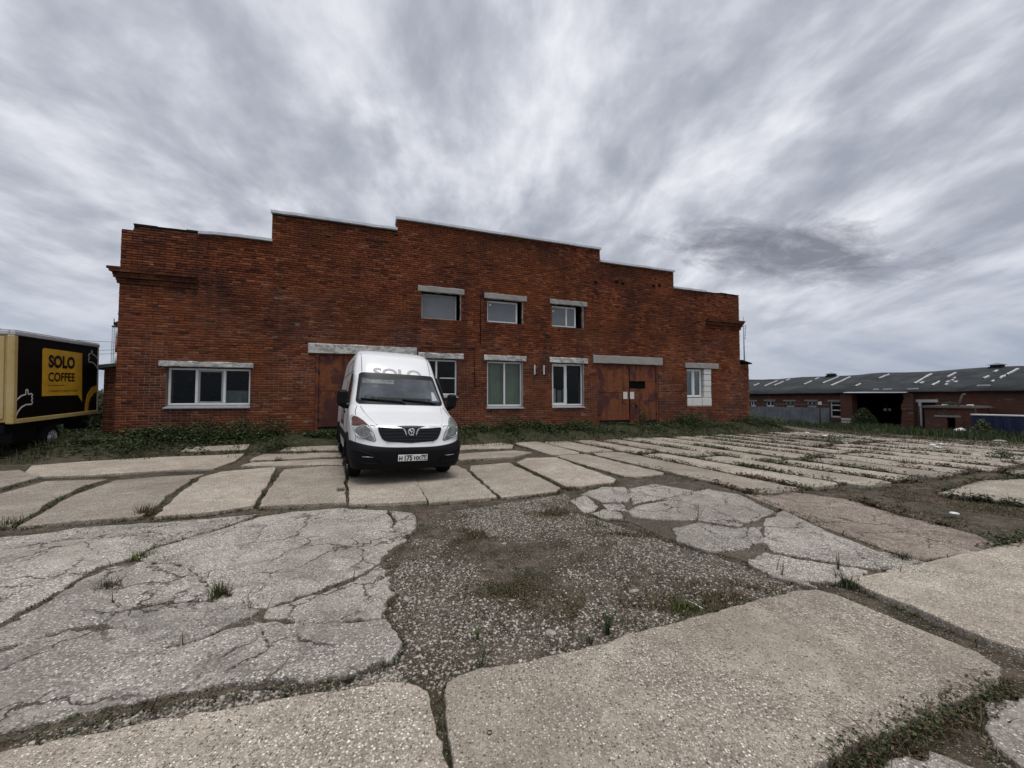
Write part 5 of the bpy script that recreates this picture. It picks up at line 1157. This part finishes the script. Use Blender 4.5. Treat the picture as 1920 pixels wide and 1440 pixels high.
# verge growing along the foot of the wall
n = 42000; s = R.uniform(-14.5, 13.4, n); l = -np.abs(R.normal(0, .85, n))-.02; keep = (vnoise(s*1.0+50, l+50, .9, 5) > .33) & (l > -2.4); s, l = s[keep], l[keep]
b0 = xyz(s, l); hmax = .05+.42*np.clip(vnoise(s+90, l+40, 1.3, 7)-.25, 0, 1)*np.clip(1.15+l*.45, .1, 1); b0[:, 2] += R.random(len(s))*hmax
o_ = link('verge_weeds', npmesh('verge_weeds', *leaves(b0, .085, R)), M['leaf']); setp(o_, 'low dark weeds growing along the foot of the brick wall', 'weeds', kind='stuff')
n = 11000; s = R.uniform(-14.5, 13.6, n); l = -R.random(n)*2.6-.05; keep = vnoise(s+10, l+10, .7, 8) > .45; b1 = xyz(s[keep], l[keep])
o_ = link('verge_grass', npmesh('verge_grass', *blades(b1, np.full(len(b1), .17), R, .007)), M['grass']); setp(o_, 'short olive grass along the edge of the slabs by the wall', 'grass', kind='stuff')
# grass under and round the trailer
n = 15000; s = R.uniform(-24, -13.6, n); l = R.uniform(-4.5, 7, n); b1 = xyz(s, l); keep = (vnoise(s+20, l+20, 1.0, 9) > .3); b1 = b1[keep]
o_ = link('lawn_grass', npmesh('lawn_grass', *blades(b1, np.full(len(b1), .13), R, .010)), M['grass']); setp(o_, 'rough green grass under and behind the coffee trailer', 'grass', kind='stuff')
# grass along the barn
n = 42000; s = R.uniform(21.0, 36, n); l = R.uniform(-12, 24, n); ed = 21.6+.0*l; keep = (vnoise(s+20, l+20, 1.2, 10) > .28); b1 = xyz(s[keep], l[keep])
o_ = link('field_grass', npmesh('field_grass', *blades(b1, np.full(len(b1), .42)*(.4+vnoise(b1[:, 0], b1[:, 1], 2.0, 3)), R, .022)), M['leaf']); setp(o_, 'rough dark grass strip between the slabs and the barn', 'grass', kind='stuff')
# weeds in the joints
E = []
for poly in slabs:
    for a, b in zip(poly, poly[1:]+poly[:1]):
        a, b = Vector(a), Vector(b); L = (b-a).length; m = (a+b)/2
        dn = 130 if m.length < 4.5 else 110 if m.length < 10 else 75
        k = int(L*dn); t = R.random(k)[:, None]; nrm = Vector((b-a).to_tuple()).normalized() if L > 0 else Vector((1, 0)); out = np.array([nrm.y, -nrm.x])
        E.append(np.array(a)+(np.array(b)-np.array(a))*t+out*np.abs(R.normal(.018, .02, k))[:, None])
E = np.concatenate(E); ds = np.hypot(E[:, 0], E[:, 1]); sE, lE = to_sl(E[:, 0], E[:, 1])
dens = vnoise(E[:, 0]+100, E[:, 1]+100, .55, 12)*.6+vnoise(E[:, 0]+30, E[:, 1]+100, 1.9, 13)*.55
pr = np.clip((dens-np.where(ds < 6, .40, .46))*2.2, .05, 1)*np.where(sE > 1.5, 2.6, .9)
E = E[R.random(len(E)) < pr]; z = soilz(E[:, 0], E[:, 1]); P3 = np.column_stack([E, z]); kind = vnoise(E[:, 0]+7, E[:, 1]+3, 1.4, 14)+R.normal(0, .12, len(E))
dd_ = np.hypot(E[:, 0], E[:, 1]); hh = .018+.05*R.random(len(E))**2.2*np.clip(dd_/5, .5, 1.7); sE2, lE2 = to_sl(E[:, 0], E[:, 1])
hh = np.where((sE2 > 1.0) & (dd_ > 7), hh*2.0, hh); tall = R.random(len(E)) < np.where(dd_ > 4, .035, .012); hh = hh+tall*(.05+.10*R.random(len(E)))
q = kind > .60; print('joint weeds', len(E))
o_ = link('joint_grass', npmesh('joint_grass', *blades(P3[q], hh[q], R, .0038, 1.5)), M['grass']); setp(o_, 'olive grass sprouting from the joints between the slabs', 'grass', kind='stuff')
o_ = link('dry_joint_weeds', npmesh('dry_joint_weeds', *blades(P3[~q], hh[~q]*.9, R, .0034, 1.5)), M['dry']); setp(o_, 'dry brown weeds in the joints between the slabs', 'weeds', kind='stuff')
def mat_of_leaves(sel, spread, hmax, size, rep_):
    lp = np.repeat(P3[sel], rep_, 0); lp[:, :2] += R.normal(0, spread, (len(lp), 2)); lp[:, 2] = np.maximum(soilz(lp[:, 0], lp[:, 1]), lp[:, 2])+R.random(len(lp))**1.6*hmax; return leaves(lp, size, R, .7, .42)
near = dd_ < 6; far = ~near & (sE2 < .5); strip = ~near & (sE2 >= .5)
a1 = merge([mat_of_leaves(near & (R.random(len(E)) < .9), .011, .032, .016, 3), mat_of_leaves(far, .014, .045, .030, 2), mat_of_leaves(strip & (kind > .5), .036, .125, .060, 4)])
a2 = merge([mat_of_leaves(near & (R.random(len(E)) < .9), .013, .026, .014, 3), mat_of_leaves(far, .016, .035, .026, 2), mat_of_leaves(strip & (kind <= .62), .040, .105, .055, 4)])
o_ = link('joint_leaves', npmesh('joint_leaves', *a1), M['leaf']); setp(o_, 'small dark leaves filling the joints between the slabs', 'weeds', kind='stuff')
o_ = link('withered_leaves', npmesh('withered_leaves', *a2), M['dry']); setp(o_, 'withered brown leaves matted in the joints between the slabs', 'weeds', kind='stuff')

for nm, lb, m_, k_ in (('moss_grass', 'olive moss and short grass on the dark soil beyond the pinkish slab', 'grass', 1), ('withered_moss', 'brown withered moss on the bare soil of the yard', 'dry', 2)):
    n = 16000; reg = [(1560, 915), (1640, 930), (1760, 935), (1925, 940), (2000, 1000), (1885, 1012), (1800, 988), (1680, 958)] if k_ == 1 else [(1640, 918), (1760, 905), (1950, 930), (1990, 1000), (1885, 1012), (1700, 962)]
    pts_ = np.array([at(x, y, -.05)[:2] for x, y in reg]); q_ = np.column_stack([R.uniform(pts_[:, 0].min(), pts_[:, 0].max(), n), R.uniform(pts_[:, 1].min(), pts_[:, 1].max(), n)]); ins = np.zeros(n, bool)
    for i in range(len(pts_)):
        (xi, yi), (xj, yj) = pts_[i], pts_[i-1]; ins ^= ((yi > q_[:, 1]) != (yj > q_[:, 1])) & (q_[:, 0] < (xj-xi)*(q_[:, 1]-yi)/(yj-yi+1e-9)+xi)
    q_ = q_[ins & (vnoise(q_[:, 0]+60, q_[:, 1]+60, .5, 55+k_) > .42)]
    g2 = np.array([at(x, y, -.05)[:2] for x, y in ((1040, 965), (880, 1005), (960, 1110), (1120, 1150), (1290, 1140), (1180, 1010), (1370, 1112))]); q2_ = np.concatenate([c_+R.normal(0, .13, (900, 2))*np.array([1.5, .8]) for c_ in g2]); q_ = np.concatenate([q_, q2_[vnoise(q2_[:, 0]+60, q2_[:, 1]+60, .18, 77) > .45]])
    lp_ = np.column_stack([q_, soilz(q_[:, 0], q_[:, 1])+R.random(len(q_))*.010+.001])
    o_ = link(nm, npmesh(nm, *merge([leaves(lp_, .018, R, .5, .5), blades(lp_[::3], np.full(len(lp_[::3]), .030), R, .003, 1.3)])), M[m_]); setp(o_, lb, 'moss', kind='stuff')

# individual plants
def plant_mesh(kind, seed, h, w_):
    r = np.random.default_rng(seed)
    if kind == 'bush':
        n = int(620*(w_/.6)**2*(h/.5)+200); u = r.normal(0, .42, (n, 2))*w_; zz = h*r.random(n)*np.clip(1.15-np.hypot(u[:, 0], u[:, 1])/w_*.75, .12, 1)
        V, F = leaves(np.column_stack([u, zz+.02]), .06 if h < .9 else .085, r, .9, .55)
        return npmesh('leaves', V, F)
    if kind == 'tuft':
        n = 90; b0 = np.column_stack([r.normal(0, w_*.4, (n, 2)), np.zeros(n)]); p1 = blades(b0, np.full(n, h), r, .004 if h < .3 else .008, .9)
        c = np.column_stack([r.normal(0, w_*.4, (60, 2)), r.random(60)*h*.5]); return npmesh('leaves', *merge([p1, leaves(c, h*.22, r, 1.0)]))
    n = 5; out = []
    for k in range(n):
        a = r.random()*6.28; t = np.linspace(0, 1, 9)[1:]; ln = h*(.6+.5*r.random()); c = np.column_stack([np.cos(a)*t**1.5*w_*.6, np.sin(a)*t**1.5*w_*.6, t*ln])
        out.append(leaves(np.repeat(c, 3, 0)+r.normal(0, .012, (24, 3)), h*(.16 if kind == 'sprig' else .05)*np.ones(24), r, .9, .32))
    return npmesh('leaves', *merge(out))
def plant(name, label, cat, pos, kind, h, w_, mt, seed, group=None):
    t = thing(name, label, cat, pos, (0, 0, random.uniform(0, 6)), group)
    link('leaves', plant_mesh(kind, seed, h, w_), M[mt], t)
    st = MB(); rr = random.Random(seed)
    for k in range(4 if kind != 'bush' else 6):
        a = rr.uniform(0, 6.28); st.tube([(0, 0, -.03), (math.cos(a)*w_*.2, math.sin(a)*w_*.2, h*.5), (math.cos(a)*w_*.45, math.sin(a)*w_*.45, h*rr.uniform(.75, 1.05))], [.012*h+.002, .008*h+.0015, .001], 5)
    st.build('stem', M['dry' if mt in ('dry', 'grass') else 'leaf'], t); return t
def onsl(s, l): x, y = from_sl(s, l); return (x, y, float(soilz(x, y)))
WB = 'nettle bushes along the foot of the wall'
for i, (s, l, h, w_, lb) in enumerate((
    (-10.9, -.5, .50, .75, 'dark nettle bush under the left part of the wide window'), (-9.9, -.45, .60, .8, 'dark nettle bush under the middle of the wide window'), (-9.0, -.4, .62, .8, 'dark nettle bush under the right end of the wide window'), (-8.2, -.35, .60, .7, 'dark nettle bush between the wide window and the rusty gate'),
    (-11.2, -1.5, .30, .7, 'low sprawling weed bush in front of the wide window by the slabs'), (-7.8, -1.6, .42, .6, 'pale green weed bush at the slab corner before the gate'), (-6.6, -.5, .22, .6, 'low weed bush at the foot of the gate beside the van'),
    (-1.4, -.4, .36, .7, 'weed bush right of the van below the blank brick pier'), (-.2, -.35, .55, .8, 'weed bush under the window with the drawn blind'), (.9, -.35, .42, .7, 'weed bush below the two wall brackets'), (2.6, -.35, .34, .8, 'weed bush under the dark striped window'),
    (6.15, -.25, .78, .38, 'upright weed bush before the wicket door of the gate'), (8.3, -.3, .62, .6, 'weed bush left below the white block window'), (9.1, -.35, .66, .7, 'weed bush right below the white block window'), (12.6, -.5, .55, .8, 'dark weed bush at the right corner of the workshop'), (13.3, -.9, .5, .8, 'outermost weed bush past the right corner of the workshop'))):
    plant('weed_bush', lb, 'bush', onsl(s, l), 'bush', h*.85, w_, 'leaf', 100+i, WB)
plant('elder_bush', 'green brown bush growing in the dark barn doorway', 'bush', onsl(34.6, 6.6), 'bush', 1.8, 1.0, 'leaf', 131)
plant('elder_bush', 'green bush beside the white sacks before the blue container', 'bush', onsl(31.6, -1.35), 'bush', 1.15, .55, 'bright', 132)
plant('roof_bush', 'dark plant growing on the flat roof of the brick outhouse', 'bush', (*from_sl(33.4, .8), 1.0), 'bush', .32, .5, 'leaf', 133)
for k_, (s_, l_, lb) in enumerate(((-16.5, 9, 'dark bush beyond the brick shed, nearest it'), (-20, 13, 'dark bush far behind the coffee trailer'), (-26, 16, 'farthest dark bush behind the coffee trailer'))): plant('hedge_bush', lb, 'bush', onsl(s_, l_), 'bush', 2.0, 2.2, 'leaf', 140+k_)
fp = onsl(-13.9, -.3); FT = plant('flowering_bush', 'bush with white flower heads behind the end of the coffee trailer', 'bush', fp, 'bush', .95, .6, 'bright', 134)
r_ = random.Random(3)
for k in range(7):
    b_ = MB(); a = r_.uniform(0, 6.28); q = r_.uniform(.05, .4); c = (math.cos(a)*q, math.sin(a)*q, r_.uniform(.85, 1.08)); n = 26
    for j in range(n):
        v = Vector((r_.gauss(0, 1), r_.gauss(0, 1), r_.gauss(0, .8))).normalized()*.075; p_ = Vector(c)+v; u = v.orthogonal().normalized()*.022; w2_ = v.cross(u).normalized()*.022; b_.add([p_-u, p_+w2_, p_+u, p_-w2_], [(0, 1, 2, 3)])
    b_.build('flower_head', M['flower'], FT)
TG = 'weed tufts in the cracks of the pavement'
for i, (x, y, k, h, w_, mt, lb) in enumerate((
    (262, 1050, 'tuft', .14, .10, 'bright', 'bright grass tuft at the inner crack of the broken slab'), (312, 1053, 'tuft', .07, .16, 'grass', 'thin strip of grass right of the bright tuft on the inner crack'), (205, 1108, 'tuft', .14, .09, 'grass', 'grass tuft where the left crack bends beside the broken slab'),
    (412, 1122, 'tuft', .22, .08, 'grass', 'tall thin grass tuft midway along the lower crack'), (428, 1124, 'sprig', .20, .06, 'grass', 'yellowish sprig beside the tall tuft on the lower crack'), (462, 1140, 'tuft', .09, .12, 'dry', 'dry tuft at the right end of the lower crack'), (272, 968, 'tuft', .24, .14, 'dry', 'dry brown tuft at the corner where three front slabs meet'),
    (10, 990, 'tuft', .20, .20, 'grass', 'grass clump at the left edge of the yard'), (640, 925, 'tuft', .16, .10, 'dry', 'reddish dry tuft in the joint left of the van tyre'), (520, 868, 'tuft', .18, .12, 'grass', 'grass tuft at the joint between the left slabs'), (1070, 918, 'tuft', .12, .14, 'dry', 'dry tuft at the top corner of the gravel patch'),
    (1690, 1052, 'tuft', .13, .10, 'leaf', 'dark weed at the corner of the big pale right slab'), (1588, 1098, 'tuft', .13, .12, 'leaf', 'dark weed between the two big front slabs'), (1140, 1190, 'sprig', .26, .10, 'leaf', 'leafy sprig with a yellow tip on the far edge of the big front slab'), (1108, 1206, 'sprig', .14, .10, 'leaf', 'low leafy sprig left of the yellow tipped one'),
    (902, 1248, 'sprig', .16, .09, 'leaf', 'small green weed near the rounded corner of the big front slab'), (895, 1195, 'sprig', .12, .05, 'bright', 'yellow green seedling on the bare dirt'), (1285, 1143, 'tuft', .10, .16, 'bright', 'light green moss tuft on the gravel near the slab edge'), (1572, 1075, 'stalk', .30, .04, 'dry', 'bare dry stalk right of the gravel patch'),
    (1467, 1085, 'stalk', .22, .04, 'dry', 'thin dry stalk on the light rubble left of the bare one'), (850, 1420, 'sprig', .06, .10, 'leaf', 'dark tuft low in the gap between the two nearest slabs'), (540, 1300, 'sprig', .06, .10, 'leaf', 'small dark weed along the edge of the lower left slab'), (1760, 985, 'tuft', .10, .16, 'grass', 'mossy grass on the dark soil beyond the pinkish slab'),
    (1645, 790+28, 'bush', .42, .5, 'leaf', 'dark weed clump among the litter on the far slabs'), (1440, 905, 'tuft', .16, .18, 'leaf', 'weed clump at the near end of the strip slabs'), (1700, 872, 'tuft', .22, .25, 'leaf', 'weed clump in the middle of the far strip slabs'), (1880, 862, 'bush', .3, .4, 'leaf', 'low weed bush near the right edge of the yard'),
    (1560, 828, 'bush', .30, .5, 'leaf', 'weed clump left of the litter on the far slabs'), (1310, 958, 'sprig', .16, .10, 'leaf', 'leafy weed on the pale cracked slabs'), (1040, 960, 'tuft', .09, .22, 'grass', 'mossy tuft at the top of the gravel patch'), (1115, 985, 'tuft', .07, .2, 'grass', 'mossy tuft right of the top of the gravel patch'))):
    p_ = at(x, y, -.04); plant('weed_tuft', lb, 'weed', (p_.x, p_.y, float(soilz(p_.x, p_.y))), k, h*(.65 if y > 900 else .8), w_*.9, mt, 200+i, TG)
# the big clump at the lower right corner
n = 6000; t = R.random(n); pa, pb_ = at(1560, 1452, -.05), at(1890, 1290, -.05); c = np.array(pa)[None, :2]+(np.array(pb_)-np.array(pa))[None, :2]*t[:, None]; nn = np.array([-(pb_-pa).y, (pb_-pa).x]); nn /= np.hypot(*nn); c = c+nn*R.normal(0, .038, n)[:, None]
b1 = np.column_stack([c, soilz(c[:, 0], c[:, 1])-.01])
th = thing('weed_clump', 'thick tangled weed clump at the near right corner of the big slab', 'weeds', (0, 0, 0))
link('dry_grass', npmesh('dry_grass', *blades(b1[:1500], np.full(1500, .065), R, .0026, 1.5)), M['dry'], th)
lv = b1[1500:].copy(); lv = lv[(vnoise(lv[:, 0]+50, lv[:, 1]+50, .10, 66) > .38)]; lv[:, 2] += R.random(len(lv))**1.5*.075; link('leaves', npmesh('leaves', *leaves(lv, .017, R, .9, .45)), M['leaf'], th); lv2 = lv[R.random(len(lv)) < .8].copy(); lv2[:, :2] += R.normal(0, .012, (len(lv2), 2)); link('withered_leaves', npmesh('withered_leaves', *leaves(lv2, .018, R, .9, .4)), M['dry'], th)
b_ = MB(); rr = random.Random(8)
for k in range(26):
    q = b1[rr.randrange(1500)]; a = rr.uniform(0, 6.28); L = rr.uniform(.08, .22); b_ = MB(); b_.tube([q+np.array([0, 0, .02]), q+np.array([math.cos(a)*L*.5, math.sin(a)*L*.5, .07]), q+np.array([math.cos(a)*L, math.sin(a)*L, .03+rr.uniform(0, .05)])], [.0022, .0018, .0008], 4); b_.build('straw', M['dry'], th)

# ------------------------------------------------------------------ loose gravel and stones
import bmesh
def pebbles(n, region, smin, smax, seed, pw=2.5, q=None):
    r = np.random.default_rng(seed); pts = []
    if q is not None: region = []; n = len(q); pts = [q]
    poly = [at(x, y) for x, y in region]; xs = np.array([p.x for p in poly]); ysx = np.array([p.y for p in poly])
    while region and sum(len(p) for p in pts) < n:
        q = np.column_stack([r.uniform(xs.min(), xs.max(), n), r.uniform(ysx.min(), ysx.max(), n)]); ins = np.zeros(n, bool)
        for i in range(len(xs)):
            j = i-1; cond = ((ysx[i] > q[:, 1]) != (ysx[j] > q[:, 1])) & (q[:, 0] < (xs[j]-xs[i])*(q[:, 1]-ysx[i])/(ysx[j]-ysx[i]+1e-9)+xs[i]); ins ^= cond
        q = q[ins]; q = q[vnoise(q[:, 0]+60, q[:, 1]+60, .8, seed+1)*1.1+vnoise(q[:, 0]+60, q[:, 1]+60, .22, seed+2)*.3+r.random(len(q))*.35 > .78]; pts.append(q)
    q = np.concatenate(pts)[:n]; sz = smin+(smax-smin)*r.random(n)**pw
    bm_ = bmesh.new(); bmesh.ops.create_icosphere(bm_, subdivisions=1, radius=1); bv = np.array([v.co for v in bm_.verts]); bf = np.array([[v.index for v in f.verts] for f in bm_.faces]); bm_.free()
    V = bv[None]*(1+r.normal(0, .16, (n, len(bv), 1)))*np.stack([.8+.5*r.random(n), .7+.4*r.random(n), .35+.3*r.random(n)], -1)[:, None]*sz[:, None, None]
    a = r.random(n)*6.28; ca, sa = np.cos(a)[:, None], np.sin(a)[:, None]; V = np.stack([V[..., 0]*ca-V[..., 1]*sa, V[..., 0]*sa+V[..., 1]*ca, V[..., 2]], -1)
    V += np.column_stack([q, soilz(q[:, 0], q[:, 1])+sz*.12])[:, None]
    return V.reshape(-1, 3), (np.arange(n)[:, None, None]*len(bv)+bf[None]).reshape(-1, 3)
GRV = [(775, 962), (1060, 922), (1105, 962), (1260, 1012), (1400, 1052), (1520, 1100), (1420, 1120), (1180, 1188), (900, 1250), (832, 1285), (745, 1245), (728, 1130), (742, 1060), (772, 1012)]
o_ = link('gravel', npmesh('gravel', *pebbles(34000, GRV, .0026, .013, 31, 3.0)), M['pebble']); setp(o_, 'loose gravel and pebbles in the bare patch of the yard', 'gravel', kind='stuff')
CR = np.concatenate([np.array([np.array(a)+(np.array(b)-np.array(a))*t for t in R.random(int(np.hypot(b[0]-a[0], b[1]-a[1])*240))]).reshape(-1, 2) for poly in crumble for a, b in zip(poly, poly[1:]+poly[:1])])
CR = CR+R.normal(0, .022, CR.shape); CR = CR[(vnoise(CR[:, 0]+60, CR[:, 1]+60, .35, 91)+R.random(len(CR))*.5 > .62) & (CR[:, 1] > .8)]
LOW = [(0, 1365), (300, 1300), (520, 1262), (640, 1262), (735, 1230), (790, 1290), (720, 1278), (640, 1296), (500, 1316), (300, 1350), (0, 1412)]
MID = [(0, 1200), (220, 1165), (470, 1165), (720, 1150), (745, 1200), (640, 1262), (505, 1260), (300, 1298), (0, 1362)]
o_ = link('rubble_gravel', npmesh('rubble_gravel', *merge([pebbles(0, [], .003, .011, 37, 2.5, CR), pebbles(3800, LOW, .004, .014, 33), pebbles(2600, MID, .003, .010, 35), pebbles(1800, [(1100, 905), (1400, 925), (1720, 1052), (1560, 1090), (1300, 1010)], .005, .016, 36)])), M['pebble']); setp(o_, 'loose pebbles along the broken concrete edges', 'gravel', kind='stuff')
for i, (x, y, r_, sq, lb) in enumerate(((1034, 1190, .036, (1, .8, .35), 'large flat round stone on the gravel by the big front slab'), (1188, 1112, .034, (1.3, .6, .4), 'long pale stone lying on the gravel right of the middle'), (762, 1126, .030, (1.2, .6, .4), 'flat grey stone beside the left broken slab'), (796, 1138, .014, (1, .9, .7), 'small round stone on the bare dirt'),
    (970, 1182, .018, (1, .8, .5), 'grey stone left of the large flat stone'), (815, 1048, .026, (1.3, .7, .4), 'pale stone at the upper left of the gravel patch'), (1162, 998, .020, (1, .8, .6), 'white stone at the upper right of the gravel patch'), (945, 1020, .028, (1.2, .5, .4), 'dark stone on the moss of the gravel patch'), (1232, 1105, .018, (1, .7, .5), 'pale stone right of the long pale one'))):
    p_ = at(x, y, -.05); lump('stone', lb, 'stone', (p_.x, p_.y, float(soilz(p_.x, p_.y))+r_*sq[2]*.45), r_, M['stone'], 40+i, sq, 'loose stones on the gravel patch', 3)
p_ = at(918, 1378); b_ = MB(); b_.lathe([(.011, .0), (.012, .006), (.0105, .007), (.0095, .002)], 18, 'z'); o_ = b_.build('bottle_cap', M['iron']); o_.location = (p_.x, p_.y, p_.z+.006); setp(o_, 'small dark bottle cap lying on the big front slab', 'bottle cap')
# litter on the far slabs
LG = 'white litter scraps on the far slabs'
for i, (x, y, r_, lb) in enumerate(((1748, 836, .13, 'white scrap leftmost in the heap on the far strip slabs'), (1758, 840, .10, 'white scrap second in the heap on the far strip slabs'), (1764, 834, .09, 'white scrap at the back of the heap on the far strip slabs'), (1590, 958+5-160, .10, 'white scrap near the weed clump before the sheet metal fence'), (1512, 812, .10, 'white scrap on the slabs nearest the metal fence'), (1546, 818, .09, 'white scrap on the slabs left of the far weed clump'), (1555, 817, .07, 'small white scrap beside the far weed clump'), (1586, 832, .08, 'white scrap in front of the far weed clump'), (1700, 812, .12, 'pale scrap on the grass before the barn doorway'), (1790, 966, .05, 'white scrap on the dark mossy soil at the right'), (1530, 806, .16, 'pale broken slab piece under the metal fence'), (1873, 829, .22, 'flat pale slab piece in the grass by the blue container'))):
    p_ = at(x, y); lump('litter', lb, 'litter', (p_.x, p_.y, p_.z+.02), r_, M['sack' if r_ < .15 else 'lintel'], 70+i, (1, .8, .35), LG)
b_ = MB(); p_ = at(1285, 1128, -.04); q = at(1318, 1145, -.03); b_.tube([p_+Vector((0, 0, .012)), p_.lerp(q, .5)+Vector((0, 0, .02)), q+Vector((0, 0, .014))], .004, 5); setp(b_.build('wood_stick', M['sack']), 'pale stick lying on moss at the edge of the big front slab', 'stick')
bpy.context.view_layer.update()
